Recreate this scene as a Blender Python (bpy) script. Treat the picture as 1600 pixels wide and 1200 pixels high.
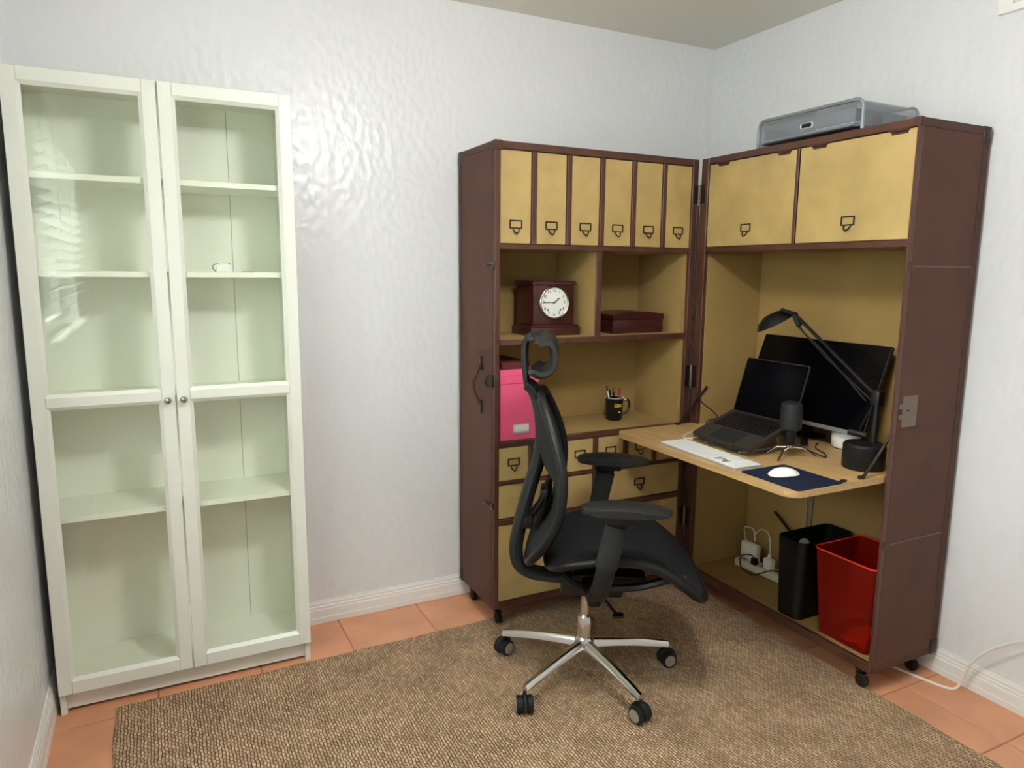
import bpy, bmesh, math, random
from mathutils import Vector, Matrix
random.seed(7)
R = math.radians
scene = bpy.context.scene
for o in list(bpy.data.objects): bpy.data.objects.remove(o)
COL = scene.collection

# ------------------------------------------------------------------ camera
YAW, PITCH, ROLL, FPX = R(26.6945), R(-8.9229), R(0.4763), 1119.37
CAM = Vector((-2.5154, -2.8493, 1.4473))
fw = Vector((math.sin(YAW)*math.cos(PITCH), math.cos(YAW)*math.cos(PITCH), math.sin(PITCH)))
rt = Vector((math.cos(YAW), -math.sin(YAW), 0)); up = rt.cross(fw)
rt2 = rt*math.cos(ROLL)+up*math.sin(ROLL); up2 = up*math.cos(ROLL)-rt*math.sin(ROLL)
cd = bpy.data.cameras.new('camera'); cam = bpy.data.objects.new('camera', cd); COL.objects.link(cam)
cd.sensor_fit = 'HORIZONTAL'; cd.sensor_width = 36; cd.lens = FPX*36/1600; cd.clip_start = .02
cam.matrix_world = Matrix(((rt2.x, up2.x, -fw.x, CAM.x), (rt2.y, up2.y, -fw.y, CAM.y), (rt2.z, up2.z, -fw.z, CAM.z), (0, 0, 0, 1)))
scene.camera = cam

# ------------------------------------------------------------------ world, daylight, exposure
SKY = 95.0
w = bpy.data.worlds.new('overcast_sky'); scene.world = w; w.use_nodes = True
nt = w.node_tree; nt.nodes.clear()
wo = nt.nodes.new('ShaderNodeOutputWorld'); bg = nt.nodes.new('ShaderNodeBackground')
tc = nt.nodes.new('ShaderNodeTexCoord'); sp = nt.nodes.new('ShaderNodeSeparateXYZ'); rp = nt.nodes.new('ShaderNodeValToRGB')
mp = nt.nodes.new('ShaderNodeMapRange'); mp.inputs[1].default_value = .15; mp.inputs[2].default_value = .42   # dark band added below the sky as unseen trees, so blind gaps read dark
rp.color_ramp.elements[0].color = (.012, .016, .010, 1); rp.color_ramp.elements[1].color = (.98, .98, 1.0, 1)
nt.links.new(tc.outputs['Generated'], sp.inputs[0]); nt.links.new(sp.outputs[2], mp.inputs[0]); nt.links.new(mp.outputs[0], rp.inputs[0])
nt.links.new(rp.outputs[0], bg.inputs[0]); nt.links.new(bg.outputs[0], wo.inputs[0]); bg.inputs[1].default_value = SKY
# window opening on the left wall
WY0, WY1, WZ0, WZ1, XL = -2.45, -1.0, 1.14, 2.10, -2.886
YR = -3.9
H = 2.514
def portal(name, loc, rot, sx, sy):
    l = bpy.data.lights.new(name, 'AREA'); l.shape = 'RECTANGLE'; l.size = sx; l.size_y = sy; l.cycles.is_portal = True
    o = bpy.data.objects.new(name, l); COL.objects.link(o); o.location = loc; o.rotation_euler = rot
portal('window_portal', (XL-.11, (WY0+WY1)/2, (WZ0+WZ1)/2), (0, R(-90), 0), WZ1-WZ0, WY1-WY0)
vs = scene.view_settings; vs.view_transform = 'Standard'; vs.look = 'None'; vs.exposure = 0.38; vs.gamma = 1.0; vs.use_curve_mapping = False
scene.cycles.max_bounces = 12; scene.cycles.diffuse_bounces = 6; scene.cycles.transparent_max_bounces = 24
scene.cycles.sample_clamp_indirect = 8

LAMP = (-1.62, -1.75, 2.20); LAMP_STRENGTH = 70.0; LAMP_COLOR = (.975, .985, 1.0)

# ------------------------------------------------------------------ materials
def s2l(c): return tuple(((v/255)/12.92 if v <= 10 else (((v/255)+.055)/1.055)**2.4) for v in c)
def mat(name, rgb, rough=.5, metal=0, var=0.0, vscale=8, bump=0.0, bscale=60, bdist=.002, spec=.5, coat=0, alpha=1, trans=0, rand=0, stretch=None, var2=None, bdetail=3):
    m = bpy.data.materials.new(name); m.use_nodes = True; n = m.node_tree; b = n.nodes['Principled BSDF']
    c = s2l(rgb); b.inputs['Base Color'].default_value = (*c, 1); b.inputs['Roughness'].default_value = rough; b.inputs['Metallic'].default_value = metal
    b.inputs['Specular IOR Level'].default_value = spec; b.inputs['Coat Weight'].default_value = coat; b.inputs['Alpha'].default_value = alpha
    b.inputs['Transmission Weight'].default_value = trans
    L = n.links
    if var or bump:
        tcn = n.nodes.new('ShaderNodeTexCoord'); mpn = n.nodes.new('ShaderNodeMapping'); L.new(tcn.outputs['Object'], mpn.inputs[0])
        if stretch: mpn.inputs['Scale'].default_value = stretch
    src = None
    if var:
        nz = n.nodes.new('ShaderNodeTexNoise'); nz.inputs['Scale'].default_value = vscale; nz.inputs['Detail'].default_value = 5
        L.new(mpn.outputs[0], nz.inputs['Vector'])
        r = n.nodes.new('ShaderNodeValToRGB'); r.color_ramp.elements[0].position = .3; r.color_ramp.elements[1].position = .7
        c2 = s2l(var2) if var2 else tuple(min(1, v*(1+var)) for v in c)
        r.color_ramp.elements[0].color = (*[v*(1-var) for v in c], 1); r.color_ramp.elements[1].color = (*c2, 1)
        L.new(nz.outputs[0], r.inputs[0]); src = r.outputs[0]
    if rand:
        oi = n.nodes.new('ShaderNodeObjectInfo'); hs = n.nodes.new('ShaderNodeHueSaturation'); mr = n.nodes.new('ShaderNodeMapRange')
        mr.inputs[3].default_value = 1-rand; mr.inputs[4].default_value = 1+rand
        L.new(oi.outputs['Random'], mr.inputs[0]); L.new(mr.outputs[0], hs.inputs['Value'])
        if src: L.new(src, hs.inputs['Color'])
        else: hs.inputs['Color'].default_value = (*c, 1)
        src = hs.outputs[0]
    if src: L.new(src, b.inputs['Base Color'])
    if bump:
        nb = n.nodes.new('ShaderNodeTexNoise'); nb.inputs['Scale'].default_value = bscale; nb.inputs['Detail'].default_value = bdetail
        L.new(mpn.outputs[0], nb.inputs['Vector'])
        bp = n.nodes.new('ShaderNodeBump'); bp.inputs['Strength'].default_value = bump; bp.inputs['Distance'].default_value = bdist
        L.new(nb.outputs[0], bp.inputs['Height']); L.new(bp.outputs[0], b.inputs['Normal'])
    return m
def glass_mat(name, tint, gloss_rough=.02, fac=None, ior=1.5):
    m = bpy.data.materials.new(name); m.use_nodes = True; n = m.node_tree; n.nodes.clear()
    o = n.nodes.new('ShaderNodeOutputMaterial'); mx = n.nodes.new('ShaderNodeMixShader'); t = n.nodes.new('ShaderNodeBsdfTransparent'); g = n.nodes.new('ShaderNodeBsdfGlossy')
    t.inputs[0].default_value = (*tint, 1); g.inputs['Roughness'].default_value = gloss_rough
    if fac is None:
        f = n.nodes.new('ShaderNodeFresnel'); n.links.new(f.outputs[0], mx.inputs[0])
        ge = n.nodes.new('ShaderNodeNewGeometry'); mr = n.nodes.new('ShaderNodeMapRange'); mr.inputs[3].default_value = ior; mr.inputs[4].default_value = 1/ior   # thin sheet: same Fresnel from both faces
        n.links.new(ge.outputs['Backfacing'], mr.inputs[0]); n.links.new(mr.outputs[0], f.inputs[0])
    else: mx.inputs[0].default_value = fac
    n.links.new(t.outputs[0], mx.inputs[1]); n.links.new(g.outputs[0], mx.inputs[2]); n.links.new(mx.outputs[0], o.inputs[0])
    return m
def rug_mat():
    m = bpy.data.materials.new('jute_weave'); m.use_nodes = True; n = m.node_tree; L = n.links; b = n.nodes['Principled BSDF']; b.inputs['Roughness'].default_value = .9; b.inputs['Specular IOR Level'].default_value = .2
    t = n.nodes.new('ShaderNodeTexCoord'); nz = n.nodes.new('ShaderNodeTexNoise'); nz.inputs['Scale'].default_value = 35; nz.inputs['Detail'].default_value = 2
    mm = n.nodes.new('ShaderNodeVectorMath'); mm.operation = 'SCALE'; mm.inputs['Scale'].default_value = .012
    ad = n.nodes.new('ShaderNodeVectorMath'); L.new(t.outputs['Object'], nz.inputs['Vector']); L.new(nz.outputs['Color'], mm.inputs[0]); L.new(t.outputs['Object'], ad.inputs[0]); L.new(mm.outputs[0], ad.inputs[1])
    rot = n.nodes.new('ShaderNodeMapping'); rot.inputs['Rotation'].default_value = (0, 0, R(90)); L.new(ad.outputs[0], rot.inputs[0])
    br = n.nodes.new('ShaderNodeTexBrick'); L.new(rot.outputs[0], br.inputs['Vector'])
    br.inputs['Scale'].default_value = 1; br.inputs['Brick Width'].default_value = .019; br.inputs['Row Height'].default_value = .0095; br.inputs['Mortar Size'].default_value = .002; br.inputs['Mortar Smooth'].default_value = 1; br.inputs['Bias'].default_value = 0
    br.inputs['Color1'].default_value = (*s2l((198, 170, 138)), 1); br.inputs['Color2'].default_value = (*s2l((164, 134, 104)), 1); br.inputs['Mortar'].default_value = (*s2l((108, 82, 60)), 1)
    n2 = n.nodes.new('ShaderNodeTexNoise'); n2.inputs['Scale'].default_value = 6; n2.inputs['Detail'].default_value = 6; L.new(t.outputs['Object'], n2.inputs['Vector'])
    mr = n.nodes.new('ShaderNodeMapRange'); mr.inputs[1].default_value = .3; mr.inputs[2].default_value = .7; mr.inputs[3].default_value = .8; mr.inputs[4].default_value = 1.12; L.new(n2.outputs[0], mr.inputs[0])
    hs = n.nodes.new('ShaderNodeHueSaturation'); L.new(br.outputs['Color'], hs.inputs['Color']); L.new(mr.outputs[0], hs.inputs['Value']); L.new(hs.outputs[0], b.inputs['Base Color'])
    iv = n.nodes.new('ShaderNodeMath'); iv.operation = 'SUBTRACT'; iv.inputs[0].default_value = 1; L.new(br.outputs['Fac'], iv.inputs[1])
    bp = n.nodes.new('ShaderNodeBump'); bp.inputs['Strength'].default_value = .9; bp.inputs['Distance'].default_value = .004; L.new(iv.outputs[0], bp.inputs['Height']); L.new(bp.outputs[0], b.inputs['Normal'])
    return m

M = {}
M['wall'] = mat('wall_paint', (225, 226, 228), .30, bump=.62, bscale=36, bdist=.006, spec=.5, stretch=(1, 1, .7), bdetail=.6)
M['ceil'] = mat('ceiling_paint', (232, 230, 219), .9, spec=.2)
M['base'] = mat('baseboard_paint', (232, 231, 228), .4)
M['tile'] = mat('terracotta_tile', (202, 142, 108), .42, var=.13, vscale=5, bump=.15, bscale=14, bdist=.003, rand=.06)
M['grout'] = mat('grout', (168, 116, 90), .9)
M['rug'] = rug_mat()
M['leather'] = mat('brown_leather', (82, 53, 43), .6, var=.12, vscale=6, bump=.25, bscale=300, bdist=.0006, spec=.22)
M['trim'] = mat('leather_binding', (72, 44, 36), .55, var=.12, vscale=20, spec=.25)
M['wood'] = mat('mahogany_frame', (74, 42, 30), .42, var=.25, vscale=14, stretch=(1, 1, .2))
M['parch'] = mat('parchment_panel', (172, 146, 94), .45, var=.13, vscale=7, bump=.08, bscale=30, spec=.4)
M['linen'] = mat('tan_linen_lining', (152, 125, 76), .85, var=.08, vscale=5, bump=.3, bscale=500, bdist=.0006, spec=.2)
M['desk'] = mat('oak_desktop', (178, 144, 96), .5, var=.14, vscale=16, stretch=(5, .5, 5))
M['bronze'] = mat('dark_bronze', (62, 54, 44), .4, metal=.85)
M['pewter'] = mat('old_pewter', (112, 97, 86), .5, metal=.3)
M['rubber'] = mat('black_rubber', (20, 19, 19), .6, spec=.3)
M['white'] = mat('white_melamine', (224, 226, 216), .38)
M['whitein'] = mat('white_melamine_board', (240, 242, 230), .45)
M['glass'] = glass_mat('cabinet_glass', (.985, .994, .975), .01)
M['pane'] = glass_mat('window_glass', (.96, .98, .97), .0)
M['slat'] = mat('blind_slat', (226, 228, 222), .5)
M['slatv'] = mat('blind_vane', (230, 234, 226), .5)
def _vane(m):
    n = m.node_tree; b = n.nodes['Principled BSDF']; o = n.nodes['Material Output']; t = n.nodes.new('ShaderNodeBsdfTranslucent'); t.inputs[0].default_value = (.88, .91, .88, 1)
    x = n.nodes.new('ShaderNodeMixShader'); x.inputs[0].default_value = .85; n.links.new(b.outputs[0], x.inputs[1]); n.links.new(t.outputs[0], x.inputs[2]); n.links.new(x.outputs[0], o.inputs[0])
_vane(M['slatv'])
M['chrome'] = mat('chrome', (215, 212, 208), .16, metal=1)
M['steel'] = mat('knob_steel', (170, 168, 160), .25, metal=1)
M['blk'] = mat('black_plastic', (18, 18, 20), .45, spec=.3)
M['blk2'] = mat('charcoal_plastic', (30, 31, 32), .55, spec=.3)
M['blkg'] = mat('gloss_black', (10, 10, 12), .18)
M['mesh'] = mat('chair_mesh', (22, 23, 27), .8, var=.2, vscale=500, alpha=.93, spec=.3)
M['bmesh'] = mat('back_mesh', (30, 30, 32), .8, alpha=.93, spec=.3)
M['pad'] = mat('arm_pad', (26, 27, 29), .4, spec=.4)
M['wheelgrey'] = mat('wheel_grey', (140, 132, 122), .45)
M['screen'] = mat('screen_glass', (5, 5, 8), .2, spec=.18)
M['space'] = mat('space_grey', (66, 62, 58), .42, metal=.6)
M['silver'] = mat('aluminium', (200, 202, 204), .35, metal=.7)
M['wplas'] = mat('white_plastic', (238, 238, 236), .35)
M['navy'] = mat('navy_felt', (18, 26, 50), .85, var=.1, vscale=200, spec=.2)
M['clockwood'] = mat('dark_mahogany', (56, 22, 20), .3, var=.3, vscale=10, stretch=(.4, 4, 4))
M['dial'] = mat('clock_dial', (232, 232, 226), .35)
M['ink'] = mat('ink', (40, 38, 40), .6)
M['brass'] = mat('bezel_nickel', (150, 146, 130), .25, metal=1)
M['pink'] = mat('pink_card', (206, 74, 112), .6, var=.04, vscale=10)
M['mred'] = mat('maroon_cloth', (74, 16, 18), .6)
M['mugk'] = mat('mug_glaze', (18, 18, 20), .22)
M['mugw'] = mat('mug_rim', (225, 222, 215), .3)
M['yel'] = mat('yellow_print', (205, 180, 40), .5)
M['cream'] = mat('cream_plastic', (226, 216, 196), .4)
M['redp'] = mat('red_pen', (150, 24, 34), .35)
M['org'] = mat('grey_acrylic', (128, 136, 144), .2, alpha=.45)
M['orgf'] = mat('grey_frame', (136, 144, 152), .25, metal=.35)
M['bin'] = mat('black_bin', (10, 10, 11), .5, spec=.25)
M['grey'] = mat('grey_felt', (118, 118, 112), .8)
M['paper'] = mat('paper', (225, 225, 225), .8)
M['cord'] = mat('white_cord', (225, 222, 212), .5)
M['blkcord'] = mat('black_cord', (22, 21, 20), .6)
def redbin():
    m = bpy.data.materials.new('red_translucent'); m.use_nodes = True; n = m.node_tree; b = n.nodes['Principled BSDF']
    b.inputs['Base Color'].default_value = (*s2l((142, 34, 19)), 1); b.inputs['Roughness'].default_value = .3
    o = n.nodes['Material Output']; t = n.nodes.new('ShaderNodeBsdfTransparent'); t.inputs[0].default_value = (.88, .26, .12, 1)
    tl = n.nodes.new('ShaderNodeBsdfTranslucent'); tl.inputs[0].default_value = (*s2l((200, 45, 24)), 1)
    m1 = n.nodes.new('ShaderNodeMixShader'); m1.inputs[0].default_value = .3; m2 = n.nodes.new('ShaderNodeMixShader'); m2.inputs[0].default_value = .55
    n.links.new(b.outputs[0], m1.inputs[1]); n.links.new(tl.outputs[0], m1.inputs[2]); n.links.new(m1.outputs[0], m2.inputs[1]); n.links.new(t.outputs[0], m2.inputs[2]); n.links.new(m2.outputs[0], o.inputs[0])
    return m
M['redbin'] = redbin()
M['redbin'].node_tree.nodes['Principled BSDF'].inputs['Specular IOR Level'].default_value = .3
M['redrim'] = mat('red_rim', (196, 58, 44), .35)
M['seam'] = mat('panel_seam', (186, 187, 174), .8)

def emis(name, col, st):
    m = bpy.data.materials.new(name); m.use_nodes = True; b = m.node_tree.nodes['Principled BSDF']
    b.inputs['Emission Color'].default_value = (*col, 1); b.inputs['Emission Strength'].default_value = st; return m
M['lampglow'] = emis('lit_frosted_glass', LAMP_COLOR, LAMP_STRENGTH)

# ------------------------------------------------------------------ mesh helpers
class MB:
    def __init__(s): s.v = []; s.f = []; s.sm = []
    def add(s, vs, fs, smooth=False, mtx=None):
        k = len(s.v)
        for p in vs:
            p = Vector(p)
            s.v.append(tuple(mtx @ p) if mtx else tuple(p))
        for f in fs: s.f.append([i+k for i in f]); s.sm.append(smooth)
        return s
    def box(s, x0, x1, y0, y1, z0, z1, bev=0, seg=2, mtx=None):
        x0, x1 = min(x0, x1), max(x0, x1); y0, y1 = min(y0, y1), max(y0, y1); z0, z1 = min(z0, z1), max(z0, z1)
        vs = [(x, y, z) for z in (z0, z1) for y in (y0, y1) for x in (x0, x1)]
        fs = [(0, 2, 3, 1), (4, 5, 7, 6), (0, 1, 5, 4), (2, 6, 7, 3), (0, 4, 6, 2), (1, 3, 7, 5)]
        if bev <= 0: return s.add(vs, fs, False, mtx)
        bm = bmesh.new(); bv = [bm.verts.new(p) for p in vs]
        for f in fs: bm.faces.new([bv[i] for i in f])
        bmesh.ops.bevel(bm, geom=bm.edges[:], offset=min(bev, .49*min(x1-x0, y1-y0, z1-z0)), segments=seg, profile=.5, affect='EDGES')
        bm.verts.index_update()
        s.add([v.co for v in bm.verts], [[v.index for v in f.verts] for f in bm.faces], seg > 1, mtx); bm.free(); return s
    def tube(s, path, r, seg=8, closed=False, sy=1.0, caps=True, upv=None):
        # sy scales the section along the second axis; r may be a list
        P = [Vector(p) for p in path]; n = len(P); rr = r if isinstance(r, (list, tuple)) else [r]*n
        T = []
        for i in range(n):
            a = P[(i-1) % n] if (closed or i > 0) else P[i]; b = P[(i+1) % n] if (closed or i < n-1) else P[i]
            T.append((b-a).normalized())
        u = Vector(upv) if upv else (Vector((0, 0, 1)) if abs(T[0].z) < .9 else Vector((1, 0, 0)))
        u = (u-T[0]*u.dot(T[0])).normalized(); vs = []
        for i in range(n):
            if upv: u = Vector(upv)
            u = (u-T[i]*u.dot(T[i])).normalized(); w_ = T[i].cross(u)
            for k in range(seg):
                a = 2*math.pi*k/seg; vs.append(P[i]+u*(math.cos(a)*rr[i])+w_*(math.sin(a)*rr[i]*sy))
        fs = []
        for i in range(n if closed else n-1):
            j = (i+1) % n
            for k in range(seg): fs.append((i*seg+k, i*seg+(k+1) % seg, j*seg+(k+1) % seg, j*seg+k))
        if caps and not closed: fs += [tuple(range(seg-1, -1, -1)), tuple((n-1)*seg+k for k in range(seg))]
        return s.add(vs, fs, True)
    def lathe(s, prof, c=(0, 0, 0), seg=24, mtx=None, smooth=True, closed=False):
        vs = []; fs = []; n = len(prof)
        for r, z in prof:
            for k in range(seg):
                a = 2*math.pi*k/seg; vs.append((c[0]+r*math.cos(a), c[1]+r*math.sin(a), c[2]+z))
        for i in range(n if closed else n-1):
            j = (i+1) % n
            for k in range(seg): fs.append((i*seg+k, i*seg+(k+1) % seg, j*seg+(k+1) % seg, j*seg+k))
        if not closed:
            if prof[0][0] > 1e-6: fs.append(tuple(range(seg-1, -1, -1)))
            if prof[-1][0] > 1e-6: fs.append(tuple((n-1)*seg+k for k in range(seg)))
        return s.add(vs, fs, smooth, mtx)
    def prism(s, poly, a0, a1, axis='z', smooth=False, mtx=None):
        # poly of (p,q): axis z -> (x,y); axis y -> (x,z); axis x -> (y,z)
        def mk(p, q, a): return (p, q, a) if axis == 'z' else ((p, a, q) if axis == 'y' else (a, p, q))
        n = len(poly); vs = [mk(p, q, a0) for p, q in poly]+[mk(p, q, a1) for p, q in poly]
        ar = sum(poly[i][0]*poly[(i+1) % n][1]-poly[(i+1) % n][0]*poly[i][1] for i in range(n))
        fs = [tuple(range(n-1, -1, -1)), tuple(range(n, 2*n))]+[(i, (i+1) % n, n+(i+1) % n, n+i) for i in range(n)]
        flip = (ar < 0) != (axis == 'y') 
        if (a1 < a0): flip = not flip
        if flip: fs = [tuple(reversed(f)) for f in fs]
        return s.add(vs, fs, smooth, mtx)
    def build(s, name, m, parent=None, off=(0, 0, 0)):
        me = bpy.data.meshes.new(name); o = Vector(off)
        me.from_pydata([tuple(Vector(p)-o) for p in s.v], [], s.f); me.polygons.foreach_set('use_smooth', s.sm); me.update()
        if any(s.sm):
            try: me.set_sharp_from_angle(angle=R(40))
            except Exception: pass
        ob = bpy.data.objects.new(name, me); COL.objects.link(ob); me.materials.append(M[m])
        if parent: ob.parent = parent
        return ob
def rrect(x0, x1, y0, y1, r, seg=5):
    x0, x1 = min(x0, x1), max(x0, x1); y0, y1 = min(y0, y1), max(y0, y1); P = []
    for cx, cy, a in ((x1-r, y1-r, 0), (x0+r, y1-r, 90), (x0+r, y0+r, 180), (x1-r, y0+r, 270)):
        for k in range(seg+1):
            t = R(a+90*k/seg); P.append((cx+r*math.cos(t), cy+r*math.sin(t)))
    return P
def spline(pts, n=6, closed=False):
    P = [Vector(p) for p in pts]; out = []; m = len(P)
    for i in range(m if closed else m-1):
        g = lambda k: P[k % m] if closed else P[max(0, min(m-1, k))]
        a, b, c, d = g(i-1), g(i), g(i+1), g(i+2)
        for k in range(n):
            t = k/n; out.append(.5*((2*b)+(c-a)*t+(2*a-5*b+4*c-d)*t*t+(3*b-a-3*c+d)*t**3))
    if not closed: out.append(P[-1])
    return out
def lerp(tab, x):
    if x <= tab[0][0]: return tab[0][1]
    for (a, b), (c, d) in zip(tab, tab[1:]):
        if x <= c: return b+(d-b)*(x-a)/(c-a)
    return tab[-1][1]
def tag(o, label=None, cat=None, group=None, kind=None):
    if label: o['label'] = label
    if cat: o['category'] = cat
    if group: o['group'] = group
    if kind: o['kind'] = kind
    return o
class Thing:
    def __init__(s, name, loc, label, cat, rz=0, group=None, world=True):
        s.root = bpy.data.objects.new(name, None); COL.objects.link(s.root); s.root.location = loc; s.root.rotation_euler = (0, 0, rz)
        s.root.empty_display_size = .05
        tag(s.root, label, cat, group); s.off = loc if world else (0, 0, 0)
    def add(s, name, mb, m, parent=None, label=None, kind=None):
        o = mb.build(name, m, parent or s.root, s.off)
        if label: o['label'] = label
        if kind: o['kind'] = kind
        return o
def single(name, mb, m, label, cat, loc=None, group=None, kind=None):
    o = mb.build(name, m, None, loc or (0, 0, 0))
    if loc: o.location = loc
    return tag(o, label, cat, group, kind)
def struct(name, mb, m, label=None, parent=None):
    o = mb.build(name, m, parent)
    o['kind'] = 'structure'
    if label: o['label'] = label
    return o

# ================================================================== the room
fl = struct('floor', MB().box(XL, 0, YR, 0, -.08, -.004), 'grout', 'terracotta tiled floor with thin grout lines')
PT = .3393
xs = [0]; x = -.2
while x > XL: xs.append(x); x -= PT
xs.append(XL)
ys = [0]; y = -.0223
while y > YR: ys.append(y); y -= PT
ys.append(YR)
tcache = {}
for i in range(len(xs)-1):
    for j in range(len(ys)-1):
        x1, x0, y1, y0 = xs[i]-.0025, xs[i+1]+.0025, ys[j]-.0025, ys[j+1]+.0025
        if x1-x0 < .006 or y1-y0 < .006: continue
        key = (round(x1-x0, 4), round(y1-y0, 4)); c = ((x0+x1)/2, (y0+y1)/2, 0)
        if key not in tcache:
            t = MB().box(-key[0]/2, key[0]/2, -key[1]/2, key[1]/2, -.012, 0, .002, 1).build('tile', 'tile', fl); tcache[key] = t
        else:
            t = tcache[key].copy(); COL.objects.link(t)
        t.location = c
        t.rotation_euler = (random.uniform(-.0015, .0015), random.uniform(-.0015, .0015), 0)
struct('ceiling', MB().box(XL-.15, .15, YR-.15, .15, H, H+.1), 'ceil', 'plain pale grey ceiling')
struct('wall_back', MB().box(XL-.15, .15, 0, .15, -.08, H), 'wall', 'white textured wall behind the bookcase and trunk')
struct('wall_right', MB().box(0, .15, YR, 0, -.08, H), 'wall', 'white textured wall on the right of the corner')
wl = MB().box(XL-.15, XL, YR, WY0, -.08, H).box(XL-.15, XL, WY1, 0, -.08, H).box(XL-.15, XL, WY0, WY1, -.08, WZ0).box(XL-.15, XL, WY0, WY1, WZ1, H)
struct('wall_left', wl, 'wall', 'white wall at the left edge with a window in it')
wr = MB().box(XL-.15, .15, YR-.15, YR, -.08, H)
struct('wall_rear', wr, 'wall')
# baseboards: moulded profile (distance from wall, height)
BP = [(0, 0), (.013, 0), (.013, .022), (.0115, .025), (.0115, .056), (.0095, .060), (.0095, .070), (.007, .073), (.007, .082), (.004, .088), (.003, .094), (0, .094)]
struct('baseboard_back', MB().prism([(-d, z) for d, z in BP], XL, 0, 'x'), 'base')
struct('baseboard_right', MB().prism([(-d, z) for d, z in BP], YR, -.014, 'y'), 'base')
struct('baseboard_left', MB().prism([(XL+d, z*1.2) for d, z in BP], YR, -.014, 'y'), 'base')
# window on the left wall
win = MB()
for a in (WY0, WY1-.045, (WY0+WY1)/2-.02): win.box(XL-.12, XL-.08, a, a+.045, WZ0, WZ1)
win.box(XL-.12, XL-.08, WY0, WY1, WZ0, WZ0+.05).box(XL-.12, XL-.08, WY0, WY1, WZ1-.05, WZ1).box(XL-.12, XL-.08, WY0, WY1, (WZ0+WZ1)/2-.02, (WZ0+WZ1)/2+.02)
wo_ = struct('window_1', win, 'base', 'white framed window in the left wall')
MB().box(XL-.102, XL-.098, WY0+.04, WY1-.04, WZ0+.045, WZ1-.045).build('pane', 'pane', wo_)
MB().box(XL-.15, XL+.008, WY0, WY1, WZ0-.02, WZ0, .003).build('window_sill', 'base', wo_)
bl = Thing('window_blind', (XL+.032, (WY0+WY1)/2, WZ1), 'white horizontal slat blind hanging in the window on the left wall', 'blind')
bl.add('head_rail', MB().box(XL+.002, XL+.062, WY0-.03, WY1+.03, WZ1-.03, WZ1+.03, .004), 'slat')
NS = 20; sl0 = None
for k in range(NS):
    z = WZ0+.02+(WZ1-.03-WZ0-.02)*(k+.5)/NS
    if sl0 is None: sl0 = bl.add('slat', MB().box(-.025, .025, WY0-.025, WY1+.025, -.0012, .0012), 'slatv'); sl0.data.transform(Matrix.Translation((bl.root.location.x, 0, bl.root.location.z))); o = sl0
    else: o = sl0.copy(); COL.objects.link(o)
    o.location = (0, 0, z-WZ1); o.rotation_euler = (0, R(-30), 0)
bl.add('bottom_rail', MB().box(XL+.012, XL+.052, WY0-.025, WY1+.025, WZ0+.004, WZ0+.022, .003), 'slat')
for yy in (WY0+.25, (WY0+WY1)/2, WY1-.25):
    bl.add('ladder_cord', MB().tube([(XL+.060, yy, WZ1-.05), (XL+.060, yy, WZ0+.02)], .0012, 5), 'cord')
# ceiling lamp in the middle of the room, above the top edge of the picture
lm_ = Thing('ceiling_lamp', (LAMP[0], LAMP[1], H), 'round ceiling lamp with a frosted globe above the middle of the room', 'lamp')
lm_.add('canopy', MB().lathe([(.05, H-.03), (.06, H-.001)], (LAMP[0], LAMP[1], 0), 24).lathe([(.012, LAMP[2]+.08), (.012, H-.025)], (LAMP[0], LAMP[1], 0), 12), 'wplas')
lm_.add('lamp_collar', MB().lathe([(0, LAMP[2]+.11), (.05, LAMP[2]+.108), (.055, LAMP[2]+.088), (0, LAMP[2]+.086)], (LAMP[0], LAMP[1], 0), 24), 'wplas')
lm_.add('frosted_globe', MB().lathe([(0, LAMP[2]+.09)]+[(.15*math.sin(R(t)), LAMP[2]+.09*math.cos(R(t))) for t in range(15, 180, 15)]+[(0, LAMP[2]-.09)], (LAMP[0], LAMP[1], 0), 28), 'lampglow')
# air vent high on the right wall
vt = Thing('wall_vent', (-.01, -1.50, 2.27), 'white air vent high on the right wall', 'vent')
vt.add('vent_frame', MB().box(-.016, -.001, -1.68, -1.34, 2.276, 2.300, .003).box(-.016, -.001, -1.68, -1.34, 2.425, 2.45, .003).box(-.0155, -.001, -1.385, -1.3402, 2.299, 2.426).box(-.0155, -.001, -1.6798, -1.635, 2.299, 2.426), 'wplas')
vt.add('backing_plate', MB().box(-.003, -.001, -1.636, -1.384, 2.299, 2.426), 'cream')  # pale plate added behind the louvers to keep their gaps light
for k in range(6):
    z = 2.312+k*.02
    vt.add('louver', MB().box(-.014, -.003, -1.636, -1.384, z, z+.011), 'wplas')

# ================================================================== rug
def rug():
    mb = MB(); n = 60; T = .008
    def edge(p, q, wob):
        return [(p[0]+(q[0]-p[0])*i/n+wob*math.sin(i*1.3+p[0]*7)*(.7 if q[1] != p[1] else 0), p[1]+(q[1]-p[1])*i/n+wob*math.sin(i*.9+p[1]*5)*(.7 if q[0] != p[0] else 0)) for i in range(n)]
    c = [(-2.702, -.312), (-.333, -.276), (-.345, -3.45), (-2.70, -3.45)]
    P = edge(c[1], c[0], .003)+edge(c[0], c[3], .003)+edge(c[3], c[2], .003)+edge(c[2], c[1], .004)
    cx, cy = -1.5, -1.8; m = len(P)
    ins = [(x+(cx-x)*.004, y+(cy-y)*.004) for x, y in P]
    vs = [(x, y, .0005) for x, y in P]+[(x, y, T*.7) for x, y in P]+[(x, y, T) for x, y in ins]
    fs = [tuple(range(2*m, 3*m))]+[(i, (i+1) % m, m+(i+1) % m, m+i) for i in range(m)]+[(m+i, m+(i+1) % m, 2*m+(i+1) % m, 2*m+i) for i in range(m)]
    mb.add(vs, fs); return mb
single('rug', rug(), 'rug', 'large woven brown jute rug on the tile floor under the chair', 'rug', loc=(-1.5, -1.8, 0))

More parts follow.
